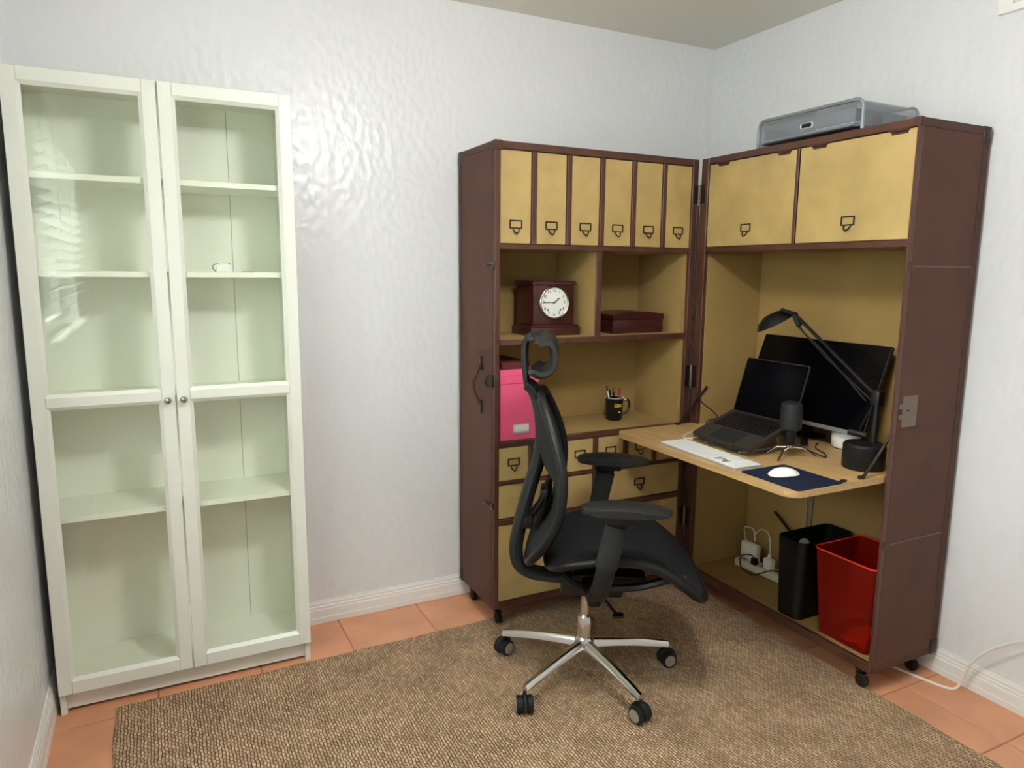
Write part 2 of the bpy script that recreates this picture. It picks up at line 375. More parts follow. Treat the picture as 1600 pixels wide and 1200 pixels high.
# ================================================================== white glass-door bookcase
BX, BY = -2.8604, -.2989     # left edge, door front plane
bc = Thing('bookcase', (BX+.4, -.15, 0), 'tall white bookcase with two glass doors and inner shelves', 'bookcase')
T = .018; DB = BY+.020; YB = -.016
for xx in (BX, BX+.8-T): bc.add('side_panel', MB().box(xx, xx+T, DB, YB, 0, 2.018, .001, 1), 'white')
bc.add('top_panel', MB().box(BX+T, BX+.8-T, DB, YB, 2.0, 2.018), 'white')
bc.add('bottom_panel', MB().box(BX+T, BX+.8-T, DB, YB, .078, .096), 'whitein')
bc.add('plinth', MB().box(BX+T, BX+.8-T, DB+.018, DB+.034, .012, .078), 'white')
SEAM = -2.238
bc.add('back_panel', MB().box(BX+T, SEAM-.0015, YB-.006, YB, .078, 2.0), 'whitein')
bc.add('back_panel', MB().box(SEAM+.0015, BX+.8-T, YB-.006, YB, .078, 2.0), 'whitein')
bc.add('back_seam', MB().box(SEAM-.0015, SEAM+.0015, YB-.004, YB, .078, 2.0), 'seam')
for z in (1.709, 1.420, 1.016, .645):
    bc.add('shelf', MB().box(BX+T+.001, BX+.8-T-.001, -.272, YB-.006, z, z+.018, .001, 1), 'whitein')
def door(x0, knob_x):
    x1 = x0+.397; z0, z1 = .0784, 2.015; S = .049; y0, y1 = BY, BY+.018; mb = MB(); ch = .010
    def bar(xa, xb, za, zb): mb.box(xa, xb, y0, y1, za, zb, .0015, 1)
    bar(x0, x0+S-ch, z0, z1); bar(x1-S+ch, x1, z0, z1)
    for za, zb in ((z0, .1315-ch), (1.966+ch, z1), (1.0125+ch, 1.0640-ch)): bar(x0+S-ch+.0006, x1-S+ch-.0006, za, zb)
    def cham(xa, xb, za, zb):   # sloped moulding round one opening
        o = [(xa-ch, za-ch), (xb+ch, za-ch), (xb+ch, zb+ch), (xa-ch, zb+ch)]; i = [(xa, za), (xb, za), (xb, zb), (xa, zb)]
        vs = [(p, y0+.0015, q) for p, q in o]+[(p, y0+.010, q) for p, q in i]+[(p, y1, q) for p, q in i]+[(p, y1, q) for p, q in o]
        fs = []
        for k in range(4):
            j = (k+1) % 4; fs += [(k, j, 4+j, 4+k), (4+k, 4+j, 8+j, 8+k), (8+k, 8+j, 12+j, 12+k)]
        mb.add(vs, fs)
    op = ((.1315, 1.0125), (1.0640, 1.966))
    for za, zb in op: cham(x0+S, x1-S, za, zb)
    d = bc.add('door', mb, 'white')
    for za, zb in op: bc.add('glass_pane', MB().box(x0+S-.005, x1-S+.005, y0+.012, y0+.016, za-.005, zb+.005), 'glass', d)
    k = MB().lathe([(.005, 0), (.005, .010), (.010, .014), (.0115, .020), (.009, .026), (0, .028)], seg=16, mtx=Matrix.Translation((knob_x, y0, 1.026)) @ Matrix.Rotation(R(90), 4, 'X'))
    bc.add('knob', k, 'steel', d)
door(BX+.0005, -2.4856); door(BX+.4025, -2.4384)
# oddments on a shelf inside
hw = Thing('shelf_hardware', (-2.285, -.245, 1.438), 'small white plastic fitting on the shelf behind the right glass door', 'fitting')
hw.add('fitting_body', MB().box(-2.313, -2.265, -.258, -.225, 1.438, 1.460, .003).box(-2.305, -2.275, -.252, -.23, 1.458, 1.467, .002), 'wplas')
hw.add('bracket', MB().tube(spline([(-2.316, -.25, 1.440), (-2.324, -.25, 1.452), (-2.316, -.248, 1.463), (-2.285, -.246, 1.467), (-2.268, -.246, 1.466)]), .0017, 6), 'brass')
single('adhesive_strip', MB().box(-2.232, -2.195, -.265, -.235, 1.438, 1.4395), 'pewter', 'flat dark scrap on the bookcase shelf beside the white fitting', 'scrap')

# ================================================================== trunk secretary (two hinged halves)
AX0, AX1, AYF, AYB, TZ0, TZ1 = -1.3447, -.379, -.3687, -.0203, .0814, 1.9262
BXF, BXB, BY0, BY1 = -.3749, -.0193, -.381, -1.3617
tk = Thing('trunk_secretary', (-.37, -.37, 0), 'open brown leather steamer trunk desk standing in the room corner with tan drawers', 'trunk desk')
ft = .012   # shell thickness
# --- drawer half: shell
AIX0, AIX1 = AX0+.022, -.409
tk.add('side_panel', MB().box(AX0, AX0+.014, AYF+.020, AYB, TZ0, TZ1, .001, 1), 'leather')
tk.add('side_panel', MB().box(AX1-.014, AX1, AYF+.020, AYB, TZ0, TZ1, .001, 1), 'leather')
tk.add('top_panel', MB().box(AX0+.014, AX1-.014, AYF+.020, AYB, TZ1-.014, TZ1, .002, 1), 'leather')
tk.add('bottom_panel', MB().box(AX0+.014, AX1-.014, AYF+.020, AYB, TZ0, TZ0+.014, .002, 1), 'leather')
tk.add('back_panel', MB().box(AX0+.014, AX1-.014, AYB-.012, AYB-.001, TZ0+.014, TZ1-.014), 'linen')
def A_bar(name, x0, x1, z0, z1, m='wood', y0=AYF, y1=AYF+.020, b=.002): return tk.add(name, MB().box(x0, x1, y0, y1, z0, z1, b, 1), m)
A_bar('frame_stile', AX0, AIX0, TZ0, TZ1); A_bar('frame_stile', AIX1, AX1, TZ0, TZ1)
A_bar('frame_rail', AIX0, AIX1, 1.898, TZ1); A_bar('frame_rail', AIX0, AIX1, TZ0, .109)
A_bar('frame_rail', AIX0, AIX1, 1.531, 1.551)
A_bar('frame_rail', AIX0, AIX1, .7575, .781); A_bar('frame_rail', AIX0, AIX1, .6035, .617); A_bar('frame_rail', AIX0, AIX1, .436, .461)
# lining boards
tk.add('lining_board', MB().box(AX0+.014, AIX0, AYF+.02, AYB-.012, TZ0+.014, TZ1-.014), 'linen')
tk.add('lining_board', MB().box(AIX1-.018, AX1-.014, AYF+.02, AYB-.012, TZ0+.014, TZ1-.014), 'linen')
tk.add('compartment_ceiling', MB().box(AIX0, AIX1-.018, AYF+.02, AYB-.012, 1.531, 1.545), 'linen')
sh = tk.add('shelf', MB().box(AIX0, AIX1-.018, AYF+.012, AYB-.012, 1.166, 1.186), 'linen')
tk.add('shelf_edge', MB().box(AIX0, AIX1-.006, AYF+.002, AYF+.012, 1.163, 1.186, .002, 1), 'wood', sh)
sh = tk.add('shelf', MB().box(AIX0, AIX1-.018, AYF+.02, AYB-.012, .762, .781), 'linen')
dv = tk.add('divider', MB().box(-.883, -.861, AYF+.012, AYB-.012, 1.186, 1.531), 'linen')
tk.add('divider_edge', MB().box(-.885, -.859, AYF+.002, AYF+.012, 1.186, 1.531, .002, 1), 'wood', dv)
# label holder with pull (local: x right, z up, facing -y)
def label_mb():
    mb = MB(); W, Hh, b = .027, .016, .0045
    mb.box(-W, W, -.003, 0, Hh-b, Hh, .0008, 1).box(-W, W, -.003, 0, -Hh, -Hh+b, .0008, 1).box(-W, -W+b, -.003, 0, -Hh+b, Hh-b).box(W-b, W, -.003, 0, -Hh+b, Hh-b)
    mb.tube(spline([(-.013, -.002, -Hh), (-.010, -.007, -Hh-.010), (0, -.012, -Hh-.018), (.010, -.007, -Hh-.010), (.013, -.002, -Hh)], 4), .0026, 6)
    mb.lathe([(0, -.003), (.004, 0), (0, .003)], (0, -.010, -Hh-.017), 8)
    return mb
LBL = {}
def label(parent, pos, facing):
    # facing 'y' (towards -y) or 'x' (towards -x)
    key = facing
    if key not in LBL:
        mb = label_mb()
        if facing == 'x':
            Rm = Matrix.Rotation(R(-90), 4, 'Z'); mb.v = [tuple(Rm @ Vector(v)) for v in mb.v]
        o = mb.build('label_pull', 'bronze', parent); LBL[key] = o
    else:
        o = LBL[key].copy(); COL.objects.link(o); o.parent = parent
    o.location = Vector(pos)-Vector(tk.off)
pitch6 = (AIX1-AIX0+.02)/6
edges6 = [AIX0-.01+k*pitch6 for k in range(7)]
GAP = .0105
def drawer(name, x0, x1, z0, z1, lx=None, lz=None, depth=.30):
    g = .0025
    o = tk.add(name, MB().box(x0+g, x1-g, AYF+.005, AYF+.022, z0+g, z1-g, .0015, 1).box(x0+g+.004, x1-g-.004, AYF+.022, AYF+depth, z0+g+.002, z1-g-.02), 'parch')
    label(o, ((x0+x1)/2 if lx is None else lx, AYF+.0049, (z0+z1)/2 if lz is None else lz), 'y')
for k in range(6):
    x0 = AIX0 if k == 0 else edges6[k]+GAP; x1 = AIX1 if k == 5 else edges6[k+1]-GAP
    drawer('file_drawer', x0, x1, 1.551, 1.898, lz=1.625)
    if k < 5: A_bar('frame_divider', edges6[k+1]-GAP, edges6[k+1]+GAP, 1.551, 1.898)
for k in range(6):
    x0 = AIX0 if k == 0 else edges6[k]+GAP; x1 = AIX1 if k == 5 else edges6[k+1]-GAP
    drawer('small_drawer', x0, x1, .617, .7575, lz=.694)
    if k < 5: A_bar('frame_divider', edges6[k+1]-GAP, edges6[k+1]+GAP, .617, .7575)
xm = edges6[3]
for (x0, x1) in ((AIX0, xm-GAP), (xm+GAP, AIX1)):
    drawer('wide_drawer', x0, x1, .461, .6035, lz=.535); drawer('deep_drawer', x0, x1, .109, .436, lz=.33)
A_bar('frame_divider', xm-GAP, xm+GAP, .461, .6035); A_bar('frame_divider', xm-GAP, xm+GAP, .109, .436)
# --- desk half: shell
tk.add('side_panel', MB().box(BXF+.020, BXB, BY0-.014, BY0, TZ0, TZ1, .001, 1), 'leather')
tk.add('side_panel', MB().box(BXF+.020, BXB, BY1, BY1+.012, TZ0, TZ1, .001, 1), 'leather')
tk.add('top_panel', MB().box(BXF+.020, BXB, BY1+.012, BY0-.014, TZ1-.014, TZ1, .002, 1), 'leather')
tk.add('bottom_panel', MB().box(BXF+.020, BXB, BY1+.012, BY0-.014, TZ0, .114, .002, 1), 'linen')
tk.add('back_panel', MB().box(BXB-.020, BXB-.001, BY1+.012, BY0-.014, .114, TZ1-.014), 'linen')
BIY0, BIY1 = -.424, BY1+.010
def B_bar(name, y0, y1, z0, z1, m='wood', x0=BXF, x1=BXF+.020, b=.002): return tk.add(name, MB().box(x0, x1, y0, y1, z0, z1, b, 1), m)
B_bar('frame_stile', BIY0, BY0, TZ0, TZ1); B_bar('frame_stile', BY1, BIY1, TZ0, TZ1)
B_bar('frame_rail', BIY1, BIY0, 1.900, TZ1); B_bar('frame_rail', BIY1, BIY0, TZ0, .115); B_bar('frame_rail', BIY1, BIY0, 1.534, 1.556)
B_bar('frame_divider', -.901, -.888, 1.556, 1.900)
tk.add('lining_board', MB().box(BXF+.02, BXB-.02, BIY0, BY0-.014, .114, TZ1-.014), 'linen')
tk.add('compartment_ceiling', MB().box(BXF+.02, BXB-.02, BIY1+.002, BIY0, 1.536, 1.550), 'linen')
for (y0, y1, ly, lz) in ((-.888, BIY0, -.650, 1.628), (BIY1, -.901, -1.125, 1.628)):
    g = .0025
    o = tk.add('flap_door', MB().box(BXF+.005, BXF+.020, y0+g, y1-g, 1.556+g, 1.900-g, .0015, 1), 'parch')
    label(o, (BXF+.0049, ly, lz), 'x')
    for yy in (y1-.085, y0+.06):
        tk.add('door_hinge', MB().tube([(BXF+.003, yy-.032, 1.897), (BXF+.003, yy+.032, 1.897)], .005, 8).box(BXF+.0035, BXF+.0058, yy-.028, yy+.028, 1.885, 1.896), 'trim', o)
# fold-down desktop
DZ = .785; DF = -.797; DYA, DYB = -.398, -1.350
poly = [(BXF+.022, DYA-.03), (BXF-.001, DYA-.03), (BXF-.001, DYA)]
for k in range(7):
    a = R(90+90*k/6); poly.append((DF+.05+.05*math.cos(a), DYA-.05+.05*math.sin(a)))
for k in range(7):
    a = R(180+90*k/6); poly.append((DF+.05+.05*math.cos(a), DYB+.05+.05*math.sin(a)))
poly += [(BXF-.001, DYB), (BXF-.001, DYB+.004), (BXF+.022, DYB+.004)]
dk = tk.add('desk_top', MB().prism(poly, DZ-.021, DZ, 'z'), 'desk')
tk.add('inner_desk_shelf', MB().box(BXF+.022, BXB-.02, BIY1+.002, BIY0, DZ-.021, DZ), 'desk')
for yy, yt in ((DYA-.014, BIY0-.006), (DYB+.016, BIY1+.006)):
    tk.add('lid_stay', MB().tube([(-.478, yy, DZ+.004), (-.455, yy, DZ+.010), (-.33, yt, .950)], .0055, 8).lathe([(.011, -.004), (.011, .004)], (-.470, yy, DZ+.006), 12), 'bronze')
# brown strip filling the gap between the halves, hinges
tk.add('gap_strip', MB().box(-.3795, -.3745, -.3765, -.371, TZ0+.01, 1.735), 'trim')
for z0, z1 in ((1.742, 1.820), (.945, 1.042), (.30, .39)):
    hg = tk.add('hinge', MB().tube([(-.3795, -.377, z0), (-.3795, -.377, z1)], .0055, 10), 'pewter')
    tk.add('hinge_leaf', MB().box(-.404, -.382, AYF-.0025, AYF, z0, z1), 'bronze', hg)
    tk.add('hinge_leaf', MB().box(BXF-.0025, BXF, BY0-.026, BY0-.003, z0, z1), 'bronze', hg)
# edge bindings, seams, corner caps
for (y0, y1) in ((AYB-.0225, AYB), (AYF+.012, AYF+.036)): tk.add('edge_binding', MB().box(AX0-.0018, AX0, y0, y1, TZ0, TZ1, .0008, 1), 'trim')
tk.add('edge_binding', MB().box(AX0-.0018, AX0, AYF+.036, AYB-.0225, TZ1-.024, TZ1, .0008, 1), 'trim')
tk.add('seam_welt', MB().box(AX0-.0016, AX0, AYF+.036, AYB-.0225, 1.472, 1.476), 'trim')
tk.add('edge_binding', MB().box(BXB-.030, BXB, BY1-.0018, BY1, TZ0, TZ1, .0008, 1), 'trim')
tk.add('edge_binding', MB().box(BXF, BXB-.03, BY1-.0018, BY1, TZ1-.026, TZ1, .0008, 1), 'trim')
tk.add('edge_binding', MB().box(BXF, BXB-.03, BY1-.0018, BY1, TZ0, TZ0+.022, .0008, 1), 'trim')
for z in (1.474, .546): tk.add('seam_welt', MB().box(BXF+.012, BXB-.03, BY1-.0016, BY1, z-.0015, z+.0015), 'pewter')
for z in (TZ0, TZ1-.05):
    tk.add('corner_cap', MB().box(BXB-.036, BXB+.002, BY1-.004, BY1+.03, z-.002, z+.052, .003), 'bronze')
    tk.add('corner_cap', MB().box(AX0-.004, AX0+.03, AYB-.028, AYB+.002, z-.002, z+.052, .003), 'bronze')
tk.add('corner_cap', MB().box(AX0-.003, AX0+.03, AYF-.002, AYF+.022, TZ1-.035, TZ1+.002, .002), 'trim')
tk.add('corner_cap', MB().box(BXF-.002, BXF+.012, BY1-.004, BY1+.02, TZ1-.026, TZ1+.002, .003), 'trim')
nails = MB()
for k in range(40):
    z = TZ0+.03+k*(TZ1-TZ0-.06)/39
    nails.lathe([(.0035, 0), (.003, .0012), (0, .002)], seg=6, mtx=Matrix.Translation((AX0-.0018, AYF+.026, z)) @ Matrix.Rotation(R(-90), 4, 'Y'))
tk.add('nail_row', nails, 'trim', kind='stuff')
# side hardware on the drawer half
def latch(z):
    l = tk.add('draw_latch', MB().box(AX0-.006, AX0, -.368, -.318, z-.012, z+.012, .002).box(AX0-.010, AX0-.004, -.335, -.285, z-.006, z+.006, .002), 'bronze')
    tk.add('latch_loop', MB().tube(spline([(AX0-.008, -.350, z+.008), (AX0-.012, -.376, z+.006), (AX0-.012, -.376, z-.006), (AX0-.008, -.350, z-.008)], 4), .002, 6), 'pewter', l)
latch(1.470); latch(.520)
hd = tk.add('carry_handle', MB().tube(spline([(AX0-.006, -.247, 1.075), (AX0-.022, -.245, 1.04), (AX0-.034, -.243, 1.0), (AX0-.022, -.242, .955), (AX0-.006, -.243, .92)]), .0075, 8, sy=.7), 'trim')
for z in (1.085, .908):
    tk.add('handle_tab', MB().box(AX0-.007, AX0, -.256, -.236, z-.028, z+.028, .003), 'bronze', hd)
tk.add('hasp', MB().box(AX0-.006, AX0, -.362, -.318, 1.000, 1.05, .002).tube(spline([(AX0-.006, -.335, 1.045), (AX0-.018, -.33, 1.035), (AX0-.018, -.325, 1.012), (AX0-.006, -.332, 1.0)], 4), .003, 6), 'bronze')
# lock plate and tabs on the desk half
lk = tk.add('lock_plate', MB().box(-.336, -.262, BY1-.003, BY1, .950, 1.054, .001, 1).box(-.350, -.334, BY1-.003, BY1, 1.012, 1.028).box(-.350, -.334, BY1-.003, BY1, .978, .992), 'pewter')
tk.add('keyhole', MB().box(-.318, -.302, BY1-.0036, BY1-.0028, 1.003, 1.008), 'rubber', lk)
for z in (1.474, .548): tk.add('strap_tab', MB().box(BXF-.003, BXF+.026, BY1-.005, BY1, z-.014, z+.014, .002), 'trim')
# casters
def caster(x, y, zg):
    c = tk.add('caster', MB().lathe([(.022, TZ0-.010), (.022, TZ0)], (x, y, 0), 14).tube([(x, y, TZ0-.01), (x, y, zg+.045)], .007, 8).box(x-.012, x+.012, y-.018, y+.014, zg+.042, zg+.052, .002), 'bronze')
    tk.add('wheel', MB().lathe([(.017, -.010), (.024, -.007), (.024, .007), (.017, .010)], seg=18, mtx=Matrix.Translation((x, y-.006, zg+.024)) @ Matrix.Rotation(R(90), 4, 'Y')), 'rubber', c)
for x in (AX0+.035, AX1-.05):
    caster(x, AYF+.035, .008); caster(x, AYB-.06, 0)
for y in (BY0-.06, BY1+.05):
    caster(BXF+.024, y, .008); caster(BXB-.06, y, 0)

# ================================================================== office chair
CH = (-1.195, -.8195, .008)
ch = Thing('office_chair', CH, 'black mesh office chair with chrome five-star base and headrest', 'chair', rz=R(-31), world=False)
Z = -.008
star = MB().lathe([(.020, .095), (.034, .100), (.036, .118), (.034, .140), (.026, .150)], seg=24)
hubp = ch.add('base_hub', star, 'chrome')
def leg_mb():
    mb = MB(); secs = []
    for t in range(9):
        u = t/8; r = .022+.300*u; wd = .021-.007*u; hh = .015-.005*u; zc = .126-.040*u+.006*math.sin(u*math.pi)
        secs.append([(r, wd*c_, zc+hh*s_) for c_, s_ in ((-1, -.9), (-.75, .5), (-.35, 1), (.35, 1), (.75, .5), (1, -.9))])
    n = 6; vs = [p for s_ in secs for p in s_]; fs = []
    for i in range(8):
        for k in range(n): fs.append((i*n+k, (i+1)*n+k, (i+1)*n+(k+1) % n, i*n+(k+1) % n))
    fs += [tuple(range(n)), tuple(8*n+k for k in range(n-1, -1, -1))]
    return mb.add(vs, fs, True)
def caster_mbs():
    a = MB().tube([(0, 0, .078), (0, 0, .045)], .0065, 8)
    hood = [(-.020+.0*k, 0) for k in range(0)]
    arc = [(.031*math.cos(R(t)), .0, .030+.031*math.sin(R(t))) for t in range(-10, 191, 20)]
    a.tube(arc, .0055, 6, sy=1.6, upv=(0, 1, 0))
    wh = []
    for s_ in (-1, 1):
        mt = Matrix.Translation((0, s_*.017, .030)) @ Matrix.Rotation(R(90), 4, 'X')
        wh.append((MB().lathe([(.024, -.011), (.029, -.008), (.029, .008), (.024, .011)], seg=22, mtx=mt), MB().lathe([(.0, -.0125), (.021, -.012), (.021, .012), (.0, .0125)], seg=22, mtx=mt)))
    return a, wh
castdir = [20, 70, 100, -10, 40]
for k in range(5):
    a = R(128.5+72*k+31)
    Rm = Matrix.Rotation(a, 4, 'Z')
    lm = leg_mb(); lm.v = [tuple(Rm @ Vector(p)) for p in lm.v]; lg = ch.add('base_leg', lm, 'chrome')
    body, wh = caster_mbs()
    Cm = Matrix.Translation((.320*math.cos(a), .320*math.sin(a), 0)) @ Matrix.Rotation(R(castdir[k]+31), 4, 'Z')
    body.v = [tuple(Cm @ Vector(p)) for p in body.v]; cs = ch.add('caster', body, 'blk2')
    for wm, cap in wh:
        wm.v = [tuple(Cm @ Vector(p)) for p in wm.v]; cap.v = [tuple(Cm @ Vector(p)) for p in cap.v]
        ch.add('wheel', wm, 'rubber', cs); ch.add('wheel_cap', cap, 'wheelgrey', cs)
ch.add('gas_cylinder', MB().lathe([(.026, .14), (.026, .222), (.022, .228), (.0, .228)], seg=24), 'chrome')
ch.add('piston', MB().lathe([(.0145, .226), (.0145, .335)], seg=20), 'chrome')
mech = MB().box(-.09, .13, -.075, .075, .325, .405, .018).box(-.05, .20, -.11, .11, .395, .425, .01)
mc = ch.add('tilt_mechanism', mech, 'blk')
ch.add('lever', MB().tube(spline([(.05, -.07, .345), (.07, -.10, .325), (.10, -.13, .300)]), .006, 8).box(.088, .125, -.150, -.115, .292, .302, .004), 'blk', mc)
ch.add('tension_knob', MB().lathe([(.0, -.02), (.024, -.018), (.026, .015), (.0, .02)], (.03, -.03, .300), 16), 'blk', mc)
for s_ in (-1, 1):
    ch.add('seat_support', MB().tube(spline([(-.09, s_*.16, .452), (-.03, s_*.15, .405), (.06, s_*.14, .395), (.17, s_*.15, .410), (.27, s_*.16, .445), (.32, s_*.16, .455)]), .013, 8, sy=1.5), 'blk')
# seat
PROF = [(-.14, .505), (-.10, .525), (-.05, .540), (.02, .552), (.14, .557), (.20, .545), (.25, .520), (.30, .482), (.35, .440), (.39, .400)]
def seat_pt(u, v, dz=0):
    # u,v in [-1,1]; squircle map
    su = u*math.sqrt(1-.30*v*v*v*v); sv = v*math.sqrt(1-.16*u*u*u*u)
    f = .128+.262*su; n = .248*sv
    z = lerp(PROF, f)-.022*(1-(n/.25)**2)*(1 if f < .2 else max(0, 1-(f-.2)/.12))
    return (f, n, z+Z+dz)
def seat_mb(N=26, th=.028):
    mb = MB(); vs = []; fs = []
    for dz in (0, -th):
        for i in range(N+1):
            for j in range(N+1): vs.append(seat_pt(-1+2*i/N, -1+2*j/N, dz))
    q = N+1; h_ = q*q
    for i in range(N):
        for j in range(N):
            a = i*q+j; fs.append((a, a+q, a+q+1, a+1)); fs.append((h_+a, h_+a+1, h_+a+q+1, h_+a+q))
    ring = [i*q for i in range(N)]+[N*q+j for j in range(N)]+[i*q+N for i in range(N, 0, -1)]+[j for j in range(N, 0, -1)]
    for k in range(len(ring)):
        a, b = ring[k], ring[(k+1) % len(ring)]; fs.append((a, h_+a, h_+b, b))
    return mb.add(vs, fs, True)
ch.add('seat', seat_mb(), 'mesh')
per = [(-1, t) for t in [-1+2*k/14 for k in range(14)]]+[(t, 1) for t in [-1+2*k/14 for k in range(14)]]+[(1, -t) for t in [-1+2*k/14 for k in range(14)]]+[(-t, -1) for t in [-1+2*k/14 for k in range(14)]]
ch.add('seat_frame', MB().tube([Vector(seat_pt(u, v, -.016)) for u, v in per], .0165, 10, closed=True), 'blk')
# arms
for s_ in (-1, 1):
    am = MB()
    path = spline([(.01, s_*.10, .408), (.015, s_*.20, .405), (.025, s_*.275, .425), (.040, s_*.298, .48), (.060, s_*.302, .58), (.082, s_*.302, .690)], 6)
    am.tube(path, .030, 12, sy=.48, upv=(1, 0, 0))
    ap = ch.add('arm_post', am, 'blk')
    ch.add('arm_sleeve', MB().tube([(.050, s_*.303, .535), (.078, s_*.303, .672)], .035, 12, sy=.55, upv=(1, 0, 0)), 'blk2', ap)
    pad = MB(); N = 16; secs = []
    for i in range(N+1):
        u = i/N; f = -.03+.275*u; wd = .047*(1-abs(2*u-1)**5)**.5+.004; zt = .735+.010*math.sin(u*math.pi)-.010*u*u; zb = .704+.006*(2*u-1)**2
        secs.append([(f, s_*.300-wd, zb+.006), (f, s_*.300-wd, zt-.008), (f, s_*.300-wd*.75, zt-.001), (f, s_*.300, zt+.001), (f, s_*.300+wd*.75, zt-.001), (f, s_*.300+wd, zt-.008), (f, s_*.300+wd, zb+.006), (f, s_*.300+wd*.7, zb), (f, s_*.300-wd*.7, zb)])
    n = 9; fs = []
    for i in range(N):
        for k in range(n): fs.append((i*n+k, i*n+(k+1) % n, (i+1)*n+(k+1) % n, (i+1)*n+k))
    fs += [tuple(range(n-1, -1, -1)), tuple(N*n+k for k in range(n))]
    pad.add([p for q in secs for p in q], fs, True)
    ch.add('arm_pad', pad, 'pad', ap)
    ch.add('arm_pad_plate', MB().box(.035, .135, s_*.300-.03, s_*.300+.03, .684, .706, .005), 'blk', ap)
# back: structural spine behind, framed mesh in front
spine = spline([(.00, 0, .362), (-.10, 0, .372), (-.19, 0, .383), (-.238, 0, .415), (-.250, 0, .47), (-.240, 0, .54), (-.217, 0, .64), (-.190, 0, .74), (-.172, 0, .80), (-.163, 0, .88), (-.170, 0, .96), (-.184, 0, 1.035)], 5)
ns = len(spine)
ch.add('back_spine', MB().tube(spine, [.021+.004*math.sin(math.pi*i/ns) for i in range(ns)], 12, sy=1.9, upv=(1, 0, 0)), 'blk2')
FE = [(.455, -.205), (.50, -.188), (.538, -.165), (.578, -.135), (.62, -.112), (.665, -.098), (.75, -.084), (.814, -.088), (.897, -.106), (.979, -.138), (1.04, -.165)]
HW = [(.455, .0), (.462, .07), (.48, .125), (.51, .17), (.56, .205), (.64, .228), (.72, .235), (.80, .230), (.88, .212), (.95, .182), (1.0, .148), (1.03, .11), (1.042, .07), (1.048, .0)]
CC = [(.455, .012), (.56, .030), (.68, .020), (.75, .032), (.80, .070), (.88, .074), (.97, .050), (1.048, .02)]
def bpt(z, t, dz=0, df=0):
    wd = lerp(HW, z); n = wd*t; cc = lerp(CC, z); edge = cc*t*t
    return (lerp(FE, z)-cc+edge+df, n, z+Z+dz)
side = [.455, .459, .465, .48, .51, .56, .64, .72, .80, .88, .95, 1.0, 1.03, 1.043, 1.048]
loop = [bpt(z, 1) for z in side]+[bpt(z, -1) for z in reversed(side[1:-1])]
ch.add('back_frame', MB().tube(spline(loop, 3, True), .0155, 10, closed=True), 'blk')
bm_ = MB(); vs = []; fs = []; NZ, NT = 30, 12
for i in range(NZ+1):
    z = .455+(1.048-.455)*i/NZ
    for j in range(NT+1): vs.append(bpt(z, -1+2*j/NT))
for i in range(NZ):
    for j in range(NT):
        a = i*(NT+1)+j; fs.append((a, a+1, a+NT+2, a+NT+1))
k0 = len(vs); vs += [(p[0]-.004, p[1], p[2]) for p in vs]; fs += [tuple(reversed([i+k0 for i in f])) for f in fs]
ch.add('back_mesh', bm_.add(vs, fs, True), 'bmesh')
ch.add('neck_bracket', MB().tube(spline([(-.170, 0, .97), (-.180, 0, 1.01), (-.196, 0, 1.045), (-.216, 0, 1.062)]), [.030, .032, .030, .022]+[.022]*15 if False else .024, 10, sy=1.8, upv=(1, 0, 0)), 'blk2')
# lumbar support carried by the spine
lu = ch.add('lumbar_arm', MB().tube(spline([(-.225, 0, .585), (-.195, 0, .600), (-.165, 0, .640), (-.145, 0, .690), (-.132, 0, .735)]), .013, 8, sy=1.6, upv=(1, 0, 0)).box(-.226, -.190, -.045, .045, .555, .60, .008).box(-.165, -.125, -.04, .04, .665, .70, .006), 'blk')
lp = MB(); vs = []; fs = []
for i in range(9):
    z = .60+.15*i/8
    for j in range(9):
        n_ = -.09+.18*j/8; vs.append((lerp(FE, z)-.046+.030*(n_/.2)**2, n_, z+Z))
for i in range(8):
    for j in range(8):
        a = i*9+j; fs.append((a, a+1, a+10, a+9))
k0 = len(vs); vs += [(p[0]-.008, p[1], p[2]) for p in vs]; fs += [tuple(reversed([i+k0 for i in f])) for f in fs]
ch.add('lumbar_pad', lp.add(vs, fs, True), 'blk', lu)
ch.add('adjust_knob', MB().lathe([(0, -.055), (.011, -.053), (.011, .053), (0, .055)], seg=12, mtx=Matrix.Translation((-.130, 0, .742)) @ Matrix.Rotation(R(90), 4, 'X')), 'blk', lu)
# headrest
hp = ch.add('headrest_post', MB().tube(spline([(-.214, 0, 1.045), (-.222, 0, 1.10), (-.226, 0, 1.16), (-.222, 0, 1.205), (-.206, 0, 1.226), (-.190, 0, 1.224)]), .0125, 10, sy=2.0, upv=(1, 0, 0)), 'blk2')
ch.add('headrest_pivot', MB().lathe([(0, -.05), (.012, -.048), (.012, .048), (0, .05)], seg=14, mtx=Matrix.Translation((-.200, 0, 1.215)) @ Matrix.Rotation(R(90), 4, 'X')), 'blk', hp)
arc = spline([(-.188, 0, 1.222), (-.165, 0, 1.236), (-.143, 0, 1.228), (-.130, 0, 1.198), (-.128, 0, 1.162), (-.138, 0, 1.128), (-.160, 0, 1.110), (-.188, 0, 1.106), (-.210, 0, 1.118)], 4)
hr = MB(); vs = []; fs = []; NJ = 14; na = len(arc)
for j in range(NJ+1):
    t = -1+2*j/NJ; n_ = .135*t; sc_ = 1-.22*abs(t)**3; cx_, cz_ = -.165, 1.168
    for i, p in enumerate(arc):
        tg = (arc[min(na-1, i+1)]-arc[max(0, i-1)]).normalized(); no = Vector((-tg.z, 0, tg.x)); th = .0135*(1-.35*abs(2*i/(na-1)-1)**4)*(1-.3*abs(t)**6)
        for s_ in (1, -1):
            q = p+no*th*s_; vs.append((cx_+(q.x-cx_)*sc_+.016*t*t, n_, cz_+(q.z-cz_)*sc_+Z))
row = na*2
